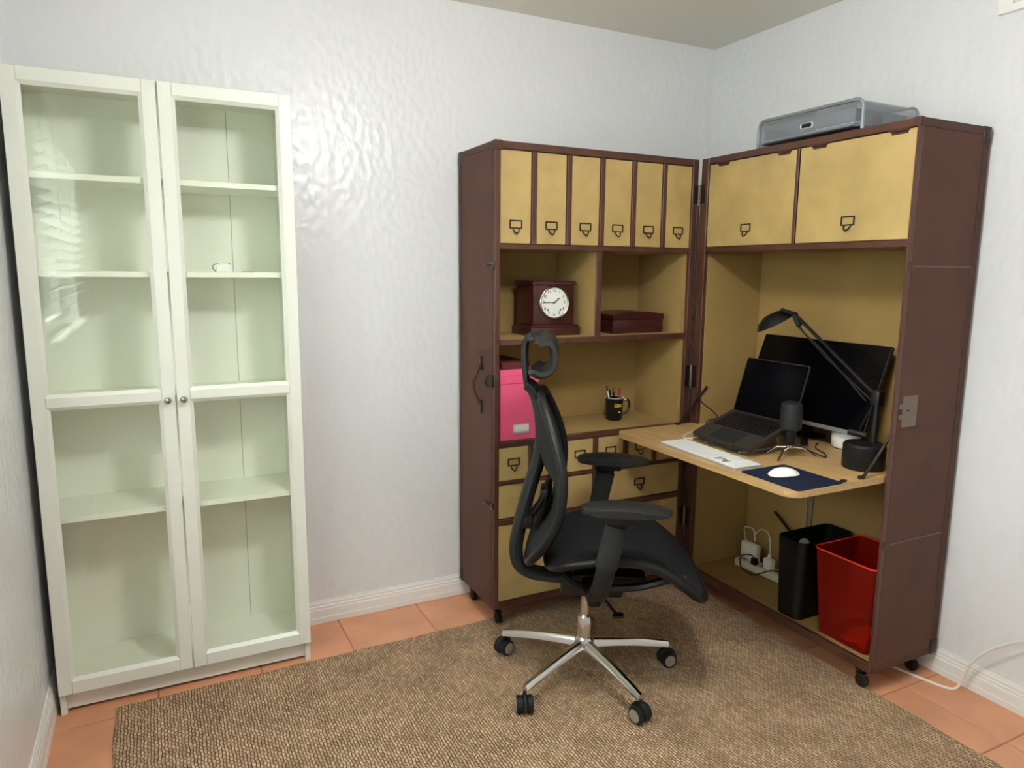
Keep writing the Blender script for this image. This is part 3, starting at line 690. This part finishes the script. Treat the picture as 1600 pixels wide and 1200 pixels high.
for j in range(NJ):
    for i in range(na-1):
        for s_ in (0, 1):
            a = j*row+i*2+s_; f = (a, a+2, a+row+2, a+row); fs.append(f if s_ == 0 else tuple(reversed(f)))
    for i in (0, na-1):
        a = j*row+i*2; f = (a, a+row, a+row+1, a+1); fs.append(f if i == 0 else tuple(reversed(f)))
for j in (0, NJ):
    for i in range(na-1):
        a = j*row+i*2; f = (a, a+1, a+3, a+2); fs.append(f if j == 0 else tuple(reversed(f)))
ch.add('headrest', hr.add(vs, fs, True), 'blk2')

# ================================================================== things on the desk
def keys_mb(cols, rows, x0, y0, dx, dy, gap, zt, mtx, h=.003):
    mb = MB()
    for r in range(rows):
        for c in range(cols):
            mb.box(x0+r*dx+gap/2, x0+(r+1)*dx-gap/2, y0-c*dy-gap/2, y0-(c+1)*dy+gap/2, zt, zt+h, 0, 1, mtx)
    return mb
# keyboard (local: x towards the back of the desk, y to the left)
KB = Matrix.Translation((-.7105, -.876, DZ+.0005)) @ Matrix.Rotation(R(-2.0), 4, 'Z')
kb = Thing('keyboard', (-.7105, -.876, DZ), 'slim white full-size keyboard lying at the front of the desk', 'keyboard')
kp = MB().prism(rrect(-.064, .064, -.212, .212, .008, 4), 0, .008, 'z'); kp.v = [tuple(KB @ Vector(v)) for v in kp.v]
kb.add('keyboard_body', kp, 'silver')
for (c, r, x0, y0, dx, dy) in ((15, 6, -.060, .207, .0196, .0181), (3, 2, -.060+3*.0196, -.072, .0196, .0181), (4, 5, -.060, -.134, .0196, .0181), (3, 1, -.060, -.072, .0196, .0181), (1, 1, -.060+.0196, -.090, .0196, .0181), (4, 1, -.060+5*.0196, -.134, .0196, .0181), (3, 1, -.060+5*.0196, -.072, .0196, .0181)):
    kb.add('key_block', keys_mb(c, r, x0, y0, dx, dy, .0014, .008, KB, .0022), 'wplas', kind='stuff')
# mouse pad, mouse
single('mouse_pad', MB().prism(rrect(-.771, -.566, -1.346, -1.100, .012), DZ+.0003, DZ+.003, 'z'), 'navy', 'dark navy rectangular mouse pad at the right front corner of the desk', 'mouse pad', loc=(-.668, -1.22, DZ))
ms = Thing('mouse', (-.681, -1.205, DZ+.003), 'white low-profile wireless mouse on the navy pad', 'mouse')
mm_ = MB(); vs = []; fs = []; Mm = Matrix.Translation((-.681, -1.205, DZ+.003)) @ Matrix.Rotation(R(-11.5), 4, 'Z')
for i in range(15):
    u = -1+2*i/14; wd = .0285*(1-abs(u)**3.2)**.5+.0006; ht = .0205*(1-abs(u)**2.3)*(1-.15*u)+.0045
    for j in range(11):
        v = -1+2*j/10; vs.append((u*.0565, v*wd, .0035+ht*(1-.55*v*v-.35*v**6)))
for i in range(14):
    for j in range(10):
        a = i*11+j; fs.append((a, a+11, a+12, a+1))
ms.add('mouse_shell', mm_.add(vs, fs, True, Mm), 'wplas')
ms.add('mouse_base', MB().prism([(.053*math.cos(R(t)), .0245*math.sin(R(t))) for t in range(0, 360, 15)], 0, .0065, 'z', mtx=Mm), 'silver')
single('pad_strap', MB().box(-.570, -.548, -1.344, -1.330, DZ+.0032, DZ+.010, .003), 'blk', 'small black clip at the corner of the navy mouse pad', 'clip')
# laptop on stand
LY0, LY1 = -.672, -.986
hx, hz = -.400, .884; fx, fz = -.612, .806
ang = math.atan2(hz-fz, hx-fx); Lb = math.hypot(hx-fx, hz-fz)
LM = Matrix.Translation((fx, (LY0+LY1)/2, fz)) @ Matrix.Rotation(-ang, 4, 'Y')
W2 = (LY0-LY1)/2
lt = Thing('laptop', (-.5, -.83, .83), 'open dark grey laptop with a black screen on a tilted stand', 'laptop')
b = MB().prism(rrect(0, Lb, -W2, W2, .012, 4), 0, .014, 'z'); b.v = [tuple(LM @ Vector(v)) for v in b.v]
lt.add('laptop_base', b, 'space')
lt.add('keyboard_well', MB().box(.098, .212, -.135, .135, .0138, .0144, 0, 1, LM), 'blkg')
lt.add('laptop_keys', keys_mb(14, 6, .100, .133, .0185, .0190, .003, .0144, LM, .0012), 'blk', kind='stuff')
lt.add('trackpad', MB().box(.010, .088, -.070, .070, .0138, .0143, 0, 1, LM), 'blk2')
sa = math.atan2(1.105-.892, -.336+.400); SL = .226
SM = Matrix.Translation((hx-.002, (LY0+LY1)/2, hz+.008)) @ Matrix.Rotation(-sa, 4, 'Y')
b = MB().prism(rrect(0, SL, -W2, W2, .010, 4), -.0055, 0, 'z'); b.v = [tuple(SM @ Vector(v)) for v in b.v]
ld = lt.add('laptop_lid', b, 'space')
b = MB().prism(rrect(.004, SL-.004, -W2+.004, W2-.004, .008, 4), 0, .0006, 'z'); b.v = [tuple(SM @ Vector(v)) for v in b.v]
lt.add('screen', b, 'screen', ld)
st = Thing('laptop_stand', (-.5, -.83, DZ), 'dark folding stand under the laptop', 'laptop stand')
st.add('support_plate', MB().box(-.004, Lb-.01, -.12, .12, -.004, -.0005, .001, 1, LM), 'blk2')
for s_ in (-.09, .09):
    yc = (LY0+LY1)/2+s_
    st.add('stand_leg', MB().tube([(-.60, yc, DZ+.006), (-.40, yc, DZ+.006), (-.425, yc, .868)], .005, 8), 'silver')
for yy in (-.785, -.886):
    st.add('front_lip', MB().box(-.012, -.001, yy-(LY0+LY1)/2-.012, yy-(LY0+LY1)/2+.012, -.004, .018, .002, 1, LM), 'space')
# monitor
MT = math.atan2(1.186-.858, -.097+.222); MH = .351
MM = Matrix.Translation((-.222, -.835, .858)) @ Matrix.Rotation(-MT, 4, 'Y')
mo = Thing('monitor', (-.15, -.835, DZ), 'large black computer monitor leaning back inside the trunk desk', 'monitor')
mo.add('monitor_case', MB().box(0, MH, -.305, .305, -.016, 0, .003, 2, MM), 'blk')
mo.add('screen', MB().box(.016, MH-.003, -.302, .302, 0, .0008, 0, 1, MM), 'screen')
mo.add('bottom_bezel', MB().box(-.001, .0145, -.305, .305, -.004, .0022, .001, 1, MM), 'silver')
mo.add('monitor_neck', MB().tube([(-.125, -.80, DZ+.008), (-.125, -.80, .96)], .018, 10, sy=1.8, upv=(1, 0, 0)), 'blk')
mo.add('monitor_foot', MB().tube([(-.125, -.80, DZ+.007), (-.275, -.70, DZ+.007)], .007, 8, sy=2).tube([(-.125, -.80, DZ+.007), (-.275, -.93, DZ+.007)], .007, 8, sy=2).box(-.15, -.07, -.86, -.74, DZ, DZ+.012, .003), 'blk')
# microphone on tripod
MX, MY = -.465, -1.028
mk = Thing('microphone', (MX, MY, DZ), 'black desktop microphone on a small silver tripod', 'microphone')
mk.add('microphone_head', MB().lathe([(0, .885), (.026, .886), (.036, .892), (.038, .900), (.038, .972), (.035, .984), (.026, .990), (0, .991)], (MX, MY, 0), 24), 'blk2')
mk.add('microphone_body', MB().lathe([(.018, .834), (.0205, .838), (.0205, .886)], (MX, MY, 0), 18), 'blk')
mk.add('tripod_hub', MB().lathe([(.006, .818), (.011, .820), (.011, .834), (.004, .836)], (MX, MY, 0), 12), 'chrome')
for (px, py) in ((-.556, -1.062), (-.505, -.955), (-.378, -1.075)):
    mk.add('tripod_leg', MB().tube([(MX, MY, .824), (MX+(px-MX)*.55, MY+(py-MY)*.55, .818), (px, py, DZ+.004)], .0042, 8), 'chrome')
mk.add('microphone_cable', MB().tube(spline([(MX+.012, MY, .84), (-.40, -1.06, .81), (-.355, -1.095, DZ+.004), (-.315, -1.06, DZ+.004), (-.27, -.98, DZ+.004), (-.20, -.93, DZ+.004)]), .0025, 6), 'blkcord')
# white round device
sp_ = Thing('smart_speaker', (-.150, -1.015, DZ), 'small white round device on the desk below the monitor', 'smart speaker')
sp_.add('speaker_body', MB().lathe([(.045, DZ+.004), (.050, DZ+.010), (.052, DZ+.045), (.049, DZ+.064), (.040, DZ+.070), (0, DZ+.071)], (-.150, -1.015, 0), 28), 'wplas')
sp_.add('base_ring', MB().lathe([(.042, DZ), (.045, DZ+.004), (0, DZ+.004)], (-.150, -1.015, 0), 28), 'blk')
# desk lamp
lx_, ly_ = -.340, -1.240
dl = Thing('desk_lamp', (lx_, ly_, DZ), 'black swing-arm desk lamp with round weighted base at the right of the desk', 'lamp')
dl.add('lamp_base', MB().lathe([(.066, DZ), (.069, DZ+.004), (.069, DZ+.080), (.063, DZ+.087), (0, DZ+.088)], (lx_, ly_, 0), 32), 'blk')
dl.add('post', MB().tube([(-.310, -1.250, DZ+.085), (-.302, -1.246, 1.045)], .011, 10).box(-.318, -.286, -1.262, -1.228, 1.0, 1.055, .006), 'blk')
dl.add('swing_arm', MB().tube([(-.302, -1.246, 1.030), (-.290, -.862, 1.288)], .0065, 8).tube([(-.302, -1.240, 1.005), (-.294, -1.02, 1.140), (-.290, -.872, 1.250)], .0035, 8), 'blk')
dl.add('brace', MB().tube([(-.315, -1.195, .905), (-.306, -1.235, 1.01)], .004, 8).tube([(-.330, -1.165, .897), (-.312, -1.225, .893)], .012, 10), 'blk')
HC = Matrix.Translation((-.292, -.755, 1.262)) @ Matrix.Rotation(R(-24), 4, 'Y') @ Matrix.Rotation(R(-17), 4, 'X')
lh = dl.add('lamp_shade', MB().lathe([(.010, .030), (.035, .026), (.062, .010), (.076, -.010), (.073, -.010), (.058, .007), (.033, .021), (0, .024)], seg=28, mtx=HC), 'blk')
dl.add('bulb_cover', MB().lathe([(.060, .000), (.055, .004), (0, .004)], seg=24, mtx=HC), 'wheelgrey', lh)
dl.add('head_joint', MB().tube([(-.290, -.862, 1.290), (-.291, -.79, 1.304)], .010, 8).tube([(-.290, -.855, 1.288), (-.289, -.880, 1.250)], .011, 8), 'blk')
dl.add('lamp_cable', MB().tube(spline([(-.289, -.880, 1.248), (-.288, -.915, 1.215), (-.289, -.96, 1.19), (-.292, -1.05, 1.125), (-.30, -1.20, 1.01)]), .003, 6), 'blkcord')
# cables at the left of the laptop
single('charging_cable', MB().tube(spline([(-.402, -.440, .925), (-.375, -.455, .885), (-.330, -.48, .845), (-.325, -.50, .825), (-.36, -.52, .822), (-.40, -.52, .815), (-.405, -.53, .792), (-.36, -.55, .789), (-.30, -.56, .789)]), .0028, 6), 'blkcord', 'thin black charging cable looping beside the left of the laptop', 'cable')
single('white_cable', MB().tube(spline([(-.60, -.662, .7875), (-.612, -.622, .7875), (-.57, -.585, .7875), (-.47, -.545, .7875), (-.34, -.54, .7875)]), .0025, 6).tube(spline([(-.622, -.640, .7875), (-.56, -.650, .7875), (-.50, -.62, .7875), (-.42, -.56, .7875)]), .0025, 6), 'cord', 'white cable on the desk beside the left end of the keyboard', 'cable')

# ================================================================== things under the desk
TF = .1145
pb = Thing('paper_bin', (-.216, -.966, TF), 'slim black office bin inside the trunk beside the red one', 'bin')
def bin_mb(b0, b1, t0, t1, z0, z1, r, th):
    # tapered open bin: bottom rect b0..b1, top rect t0..t1 ; ((x0,y0),(x1,y1))
    mb = MB(); sg = 5
    def ring(a, c, ins, z): return [(p, q, z) for p, q in rrect(a[0]+ins, c[0]-ins, a[1]+ins, c[1]-ins, max(.003, r-ins), sg)]
    rings = [ring(b0, b1, 0, z0), ring(t0, t1, 0, z1), ring(t0, t1, th, z1), ring(b0, b1, th, z0+th*1.5)]
    n = len(rings[0]); vs = [p for q in rings for p in q]; fs = [tuple(range(n-1, -1, -1)), tuple(range(3*n, 4*n))]
    for i in range(3):
        for k in range(n): fs.append((i*n+k, i*n+(k+1) % n, (i+1)*n+(k+1) % n, (i+1)*n+k))
    return mb.add(vs, fs, True)
pb.add('bin_body', bin_mb((-.350, -1.020), (-.080, -.910), (-.360, -1.034), (-.070, -.900), TF, .432, .028, .004), 'bin')
pb.add('grey_liner', MB().prism([(-1.012+.026*(1-math.cos(R(t))), .40+.030*math.sin(R(t))) for t in range(0, 181, 15)], -.30, -.292, 'x'), 'grey')
rb = Thing('waste_basket', (-.23, -1.205, TF), 'translucent red plastic waste basket inside the trunk', 'waste basket')
rb.add('basket_body', bin_mb((-.335, -1.312), (-.110, -1.100), (-.356, -1.336), (-.095, -1.078), TF, .443, .022, .0025), 'redbin')
rim = [(p, q, .443) for p, q in rrect(-.357, -.094, -1.337, -1.077, .022, 5)]
rb.add('basket_rim', MB().tube(rim, .0032, 6, closed=True), 'redrim')
pp = MB(); vs = []; fs = []
for i in range(5):
    for j in range(5): vs.append((-.326+.06*i/4+.004*((i*j) % 3), -1.295+.10*j/4, TF+.012+.075*(i/4)*(.4+.6*(j/4 < .9))*(1-.7*j/4)+.006*((i+2*j) % 3)))
for i in range(4):
    for j in range(4): a = i*5+j; fs.append((a, a+5, a+6, a+1))
k0 = len(vs); vs += [(p[0], p[1], p[2]-.001) for p in vs]; fs += [tuple(reversed([q+k0 for q in f])) for f in fs]
single('waste_paper', pp.add(vs, fs), 'paper', 'crumpled white paper in the bottom of the red basket', 'paper')
# power strip, plugs and cords
PSM = Matrix.Translation((-.128, -.645, TF)) @ Matrix.Rotation(R(96), 4, 'Z')
ps = Thing('power_strip', (-.128, -.645, TF), 'white power strip on the trunk floor left of the black bin', 'power strip')
ps.add('strip_body', MB().box(-.15, .15, -.031, .031, 0, .036, .006, 2, PSM), 'cream')
for k in range(5): ps.add('socket', MB().box(-.12+k*.055, -.09+k*.055, -.014, .014, .036, .0372, .001, 1, PSM), 'wheelgrey')
ad1 = Thing('charger', (-.128, -.55, TF+.037), 'white square charger plugged into the left end of the power strip', 'charger')
ad1.add('charger_body', MB().box(-.015, .015, -.048, .048, .0, .078, .006, 2, Matrix.Translation((-.128, -.550, TF+.0375))), 'wplas')
ad1.add('charger_cable', MB().tube(spline([(-.120, -.51, TF+.10), (-.10, -.48, TF+.13), (-.09, -.47, TF+.16), (-.085, -.52, TF+.16), (-.10, -.545, TF+.115)]), .0028, 6), 'cord')
pl2 = Thing('plug', (-.140, -.665, TF+.037), 'small white plug near the black bin on the power strip', 'plug')
pl2.add('plug_body', MB().box(-.016, .016, -.022, .022, 0, .050, .005, 2, Matrix.Translation((-.138, -.672, TF+.0375))).box(-.006, .006, -.008, .008, .048, .070, .003, 1, Matrix.Translation((-.138, -.672, TF+.0375))), 'wplas')
pl2.add('plug_cord', MB().tube(spline([(-.138, -.672, TF+.105), (-.135, -.668, TF+.15), (-.11, -.63, TF+.185), (-.09, -.57, TF+.18), (-.08, -.53, TF+.145)]), .0026, 6), 'cord')
bp_ = Thing('plug', (-.175, -.57, TF+.037), 'black plug in front of the white charger on the power strip', 'plug')
bp_.add('plug_body', MB().box(-.012, .012, -.013, .013, 0, .030, .004, 2, Matrix.Translation((-.158, -.605, TF+.0375))), 'blk')
bp_.add('plug_cord', MB().tube(spline([(-.158, -.605, TF+.066), (-.165, -.59, TF+.078), (-.175, -.555, TF+.068), (-.18, -.54, TF+.045), (-.178, -.55, TF+.006), (-.19, -.62, TF+.004), (-.185, -.66, TF+.020), (-.17, -.72, TF+.055), (-.15, -.80, TF+.06)]), .0028, 6), 'blkcord')
single('grommet_cord', MB().tube([(-.055, -.61, .385), (-.075, -.70, .345), (-.09, -.80, .30)], .006, 8), 'blkcord', 'short thick dark cord sticking out of the trunk back above the strip', 'cord')
for yy, k in ((-.778, 0), (-.802, 1)):
    single('hanging_cable', MB().tube(spline([(-.052, yy, DZ-.0215), (-.050, yy-.004+.008*k, .66), (-.053, yy+.006-.01*k, .54), (-.050, yy+.002, .44), (-.052, yy, .30), (-.050, yy-.01, .19)]), .0035, 6), 'wheelgrey', ('grey cable hanging under the desk behind the black bin, left of two', 'grey cable hanging under the desk behind the black bin, right of two')[k], 'cable', group='cables hanging under the desk')

# ================================================================== things on the shelves
S1, S2 = 1.186, .781
ck = Thing('mantel_clock', (-1.02, -.18, S1), 'dark mahogany mantel clock with a white dial on the upper trunk shelf', 'clock')
ck.add('clock_base', MB().box(-1.138, -.902, -.277, -.100, S1, S1+.034, .004).box(-1.132, -.908, -.271, -.104, S1+.034, S1+.042, .003), 'clockwood')
ck.add('clock_case', MB().box(-1.120, -.926, -.262, -.108, S1+.042, S1+.208, .003), 'clockwood')
ck.add('clock_top', MB().box(-1.128, -.918, -.270, -.104, S1+.208, S1+.218, .003).box(-1.124, -.922, -.266, -.106, S1+.218, S1+.224, .002), 'clockwood')
DC = Matrix.Translation((-1.024, -.262, 1.322)) @ Matrix.Rotation(R(90), 4, 'X')
cdl = ck.add('dial', MB().lathe([(.063, -.001), (.063, .004), (0, .004)], seg=40, mtx=DC), 'dial')
ck.add('bezel', MB().lathe([(.062, 0), (.062, .008), (.066, .011), (.070, .008), (.071, 0)], seg=40, mtx=DC), 'brass')
def text_into(mb, body, size, mtx):
    cu = bpy.data.curves.new('txt', 'FONT'); cu.body = body; cu.size = size; cu.align_x = 'CENTER'; cu.align_y = 'CENTER'; cu.extrude = .0003; cu.resolution_u = 3
    ob = bpy.data.objects.new('txt', cu); me = bpy.data.meshes.new_from_object(ob)
    mb.add([v.co.copy() for v in me.vertices], [list(p.vertices) for p in me.polygons], False, mtx)
    bpy.data.objects.remove(ob); bpy.data.meshes.remove(me); bpy.data.curves.remove(cu)
num = MB()
for k in range(1, 13):
    a = R(90-30*k); text_into(num, str(k), .018, DC @ Matrix.Translation((.050*math.cos(a), .050*math.sin(a), .0044)))
ck.add('numerals', num, 'ink', cdl)
def hand(L, wd, clock_deg, z):
    a = R(90-clock_deg)
    return MB().prism([(-.010, -wd*.5), (L*.75, -wd), (L, 0), (L*.75, wd), (-.010, wd*.5)], z, z+.0008, 'z', mtx=DC @ Matrix.Rotation(a, 4, 'Z'))
ck.add('hour_hand', hand(.034, .0024, 52, .0052), 'ink', cdl); ck.add('minute_hand', hand(.056, .0016, 271, .0064), 'ink', cdl)
ck.add('centre_pin', MB().lathe([(.003, .0044), (.003, .008), (0, .009)], seg=12, mtx=DC), 'ink', cdl)
for (px, pz) in ((-.030, -.030), (.030, -.030)): ck.add('winding_hole', MB().lathe([(.004, .0043), (.004, .0052), (0, .0053)], seg=12, mtx=DC @ Matrix.Translation((px, pz, 0))), 'ink', cdl)
bx = Thing('wooden_box', (-.62, -.22, S1), 'low dark red lidded wooden box on the upper trunk shelf', 'box')
bx.add('box_body', MB().box(-.755, -.488, -.303, -.140, S1, S1+.060, .004), 'clockwood')
dome = [(-.757, S1+.061)]+[(-.757+.271*k/12, S1+.082+.012*math.sin(math.pi*k/12)) for k in range(13)]+[(-.486, S1+.061)]
bx.add('box_lid', MB().prism(dome, -.305, -.138, 'y'), 'clockwood')
pk = Thing('storage_box', (-1.228, -.235, S2), 'bright pink lidded storage box on the lower trunk shelf', 'storage box')
pk.add('box_body', MB().box(-1.312, -1.146, -.356, -.080, S2, S2+.262, .002, 1), 'pink')
pk.add('box_lid', MB().box(-1.3155, -1.142, -.3595, -.077, S2+.228, S2+.284, .002, 1), 'pink')
pk.add('lid_ridge', MB().box(-1.3165, -1.141, -.3605, -.076, S2+.262, S2+.266, .001, 1), 'pink')
lb = pk.add('label_holder', MB().box(-1.256, -1.184, -.361, -.356, .806, .846, .001, 1), 'silver')
pk.add('label_card', MB().box(-1.252, -1.188, -.3618, -.3609, .816, .842), 'paper', lb)
single('hardback_book', MB().box(-1.300, -1.175, -.340, -.10, S2+.2842, S2+.312, .002, 1), 'mred', 'dark maroon book lying on top of the pink box', 'book', loc=(-1.24, -.22, S2+.284))
mg = Thing('mug', (-.648, -.178, S2), 'black mug with a yellow emblem holding pens on the lower trunk shelf', 'mug')
mgx, mgy = -.648, -.178
mg.add('mug_body', MB().lathe([(.034, S2), (.037, S2+.004), (.0415, S2+.102), (.0385, S2+.102), (.0345, S2+.008), (0, S2+.007)], (mgx, mgy, 0), 30), 'mugk')
mg.add('mug_rim', MB().lathe([(.0418, S2+.1015), (.0418, S2+.104), (.0382, S2+.104), (.0382, S2+.1015)], (mgx, mgy, 0), 30, closed=True), 'mugw')
ha = R(-30)
hpts = [(mgx+r*math.cos(ha), mgy+r*math.sin(ha), S2+z) for r, z in ((.039, .090), (.058, .094), (.068, .078), (.066, .052), (.054, .034), (.037, .026))]
mg.add('mug_handle', MB().tube(spline(hpts), .0055, 8), 'mugk')
def on_mug(mb, a_deg, z, kind, sz=.008):
    a = R(a_deg); r = .0375+.0045*(z-S2)/.1+.0004
    Mx = Matrix.Translation((mgx+r*math.cos(a), mgy+r*math.sin(a), z)) @ Matrix.Rotation(a+R(90), 4, 'Z') @ Matrix.Rotation(R(90), 4, 'X')
    if kind == 'ring': mb.lathe([(sz, 0), (sz, .0008), (sz*.55, .0008), (sz*.55, 0)], seg=16, mtx=Mx, closed=True)
    else: mb.box(-sz, sz, -sz*.45, sz*.45, 0, .0008, 0, 1, Mx)
em = MB(); on_mug(em, -112, S2+.071, 'ring', .009); on_mug(em, -92, S2+.074, 'bar', .0055); on_mug(em, -92, S2+.066, 'bar', .0055); on_mug(em, -76, S2+.075, 'bar', .0045); on_mug(em, -76, S2+.067, 'bar', .0050)
mg.add('emblem', em, 'yel', label='yellow emblem')
em = MB(); on_mug(em, -88, S2+.040, 'bar', .0055); mg.add('small_print', em, 'mugw')
def pen(x, y, tx, ty, ln, r, m, m2, label_, bz=S2+.010):
    p0 = Vector((mgx+x, mgy+y, bz)); p1 = Vector((mgx+tx, mgy+ty, bz+ln)); d_ = (p1-p0)
    t = Thing('pen', tuple(p0), label_, 'pen', group='pens in the black mug')
    t.add('pen_barrel', MB().tube([p0, p0+d_*.85], r, 8), m); t.add('pen_cap', MB().tube([p0+d_*.85, p1], r*1.15, 8), m2)
pen(-.004, .0, -.052, -.010, .150, .0032, 'cream', 'clockwood', 'white pen leaning left out of the black mug')
pen(.004, .004, -.014, .020, .125, .004, 'blk', 'blk', 'black pen at the left inside the black mug')
pen(.008, .010, .004, .014, .134, .004, 'blkg', 'brass', 'black pen with a brass tip in the middle of the black mug')
pen(.012, -.010, .024, -.004, .136, .0045, 'redp', 'redp', 'dark red pen at the right inside the black mug')
pen(.016, .000, .034, .008, .130, .0042, 'redp', 'clockwood', 'red pen with a dark cap nearest the mug handle')
# organiser on top of the trunk
oz = TZ1+.0005; OY0, OY1, OX0, OX1, OH = -.690, -1.150, -.372, -.085, .098
og = Thing('desk_organizer', (-.23, -.92, oz), 'grey translucent drawer organizer on top of the trunk desk', 'organizer')
def ushape(w0, w1, h, r, n=6):
    P = [(w0, 0)]
    for k in range(n+1):
        a = R(180-90*k/n); P.append((w0+r+r*math.cos(a), h-r+r*math.sin(a)))
    for k in range(n+1):
        a = R(90-90*k/n); P.append((w1-r+r*math.cos(a), h-r+r*math.sin(a)))
    P.append((w1, 0)); return P
uo = ushape(OY1, OY0, OH, .03); ui = ushape(OY1+.004, OY0-.004, OH-.004, .026)
vs = []; fs = []; n = len(uo)
for x in (OX0+.006, OX1):
    vs += [(x, p, oz+q) for p, q in uo]+[(x, p, oz+q) for p, q in ui]
for k in range(n-1):
    fs += [(k, k+1, 2*n+k+1, 2*n+k), (n+k, 3*n+k, 3*n+k+1, n+k+1), (k, n+k, n+k+1, k+1), (2*n+k, 2*n+k+1, 3*n+k+1, 3*n+k)]
og.add('shell', MB().add(vs, fs), 'org')
og.add('front_frame', MB().tube([(OX0+.004, p, oz+q) for p, q in uo], .0065, 8), 'orgf')
og.add('rear_frame', MB().tube([(OX1-.004, p, oz+q) for p, q in uo], .004, 8), 'orgf')
og.add('base_tray', MB().box(OX0+.01, OX1, OY1+.006, OY0-.006, oz+.012, oz+.016), 'orgf')
dr = og.add('drawer', MB().box(OX0+.004, OX0+.008, OY1+.028, OY0-.028, oz+.018, oz+.078, .002, 1).box(OX0+.008, OX1-.02, OY1+.03, OY1+.033, oz+.018, oz+.07).box(OX0+.008, OX1-.02, OY0-.033, OY0-.03, oz+.018, oz+.07).box(OX0+.008, OX1-.02, OY1+.03, OY0-.03, oz+.018, oz+.021), 'org')
og.add('finger_pull', MB().tube([(OX0+.002, p, oz+q) for p, q in rrect(-.945, -.895, .038, .056, .006, 3)], .003, 6, closed=True), 'silver', dr)
og.add('finger_slot', MB().box(OX0+.0025, OX0+.0042, -.943, -.897, oz+.040, oz+.054), 'rubber', dr)
og.add('drawer_lip', MB().tube([(OX0+.003, OY1+.030, oz+.018), (OX0+.003, OY0-.030, oz+.018)], .005, 8), 'orgf', dr)
single('sticky_notes', MB().box(-.25, -.20, -1.10, -1.05, oz+.0215, oz+.060, .001, 1), 'yel', 'yellow note pad seen through the grey organizer', 'note pad')
# cord on the right wall
single('wall_power_cord', MB().tube(spline([(-.15, -1.18, .004), (-.128, -1.28, .004), (-.105, -1.376, .004), (-.078, -1.458, .004), (-.056, -1.476, .014), (-.050, -1.490, .06), (-.050, -1.512, .125), (-.050, -1.568, .200), (-.048, -1.66, .275), (-.03, -1.80, .33), (-.003, -1.86, .34)], 8), .0046, 8), 'cord', 'white power cord running from under the trunk up the right wall', 'cord')
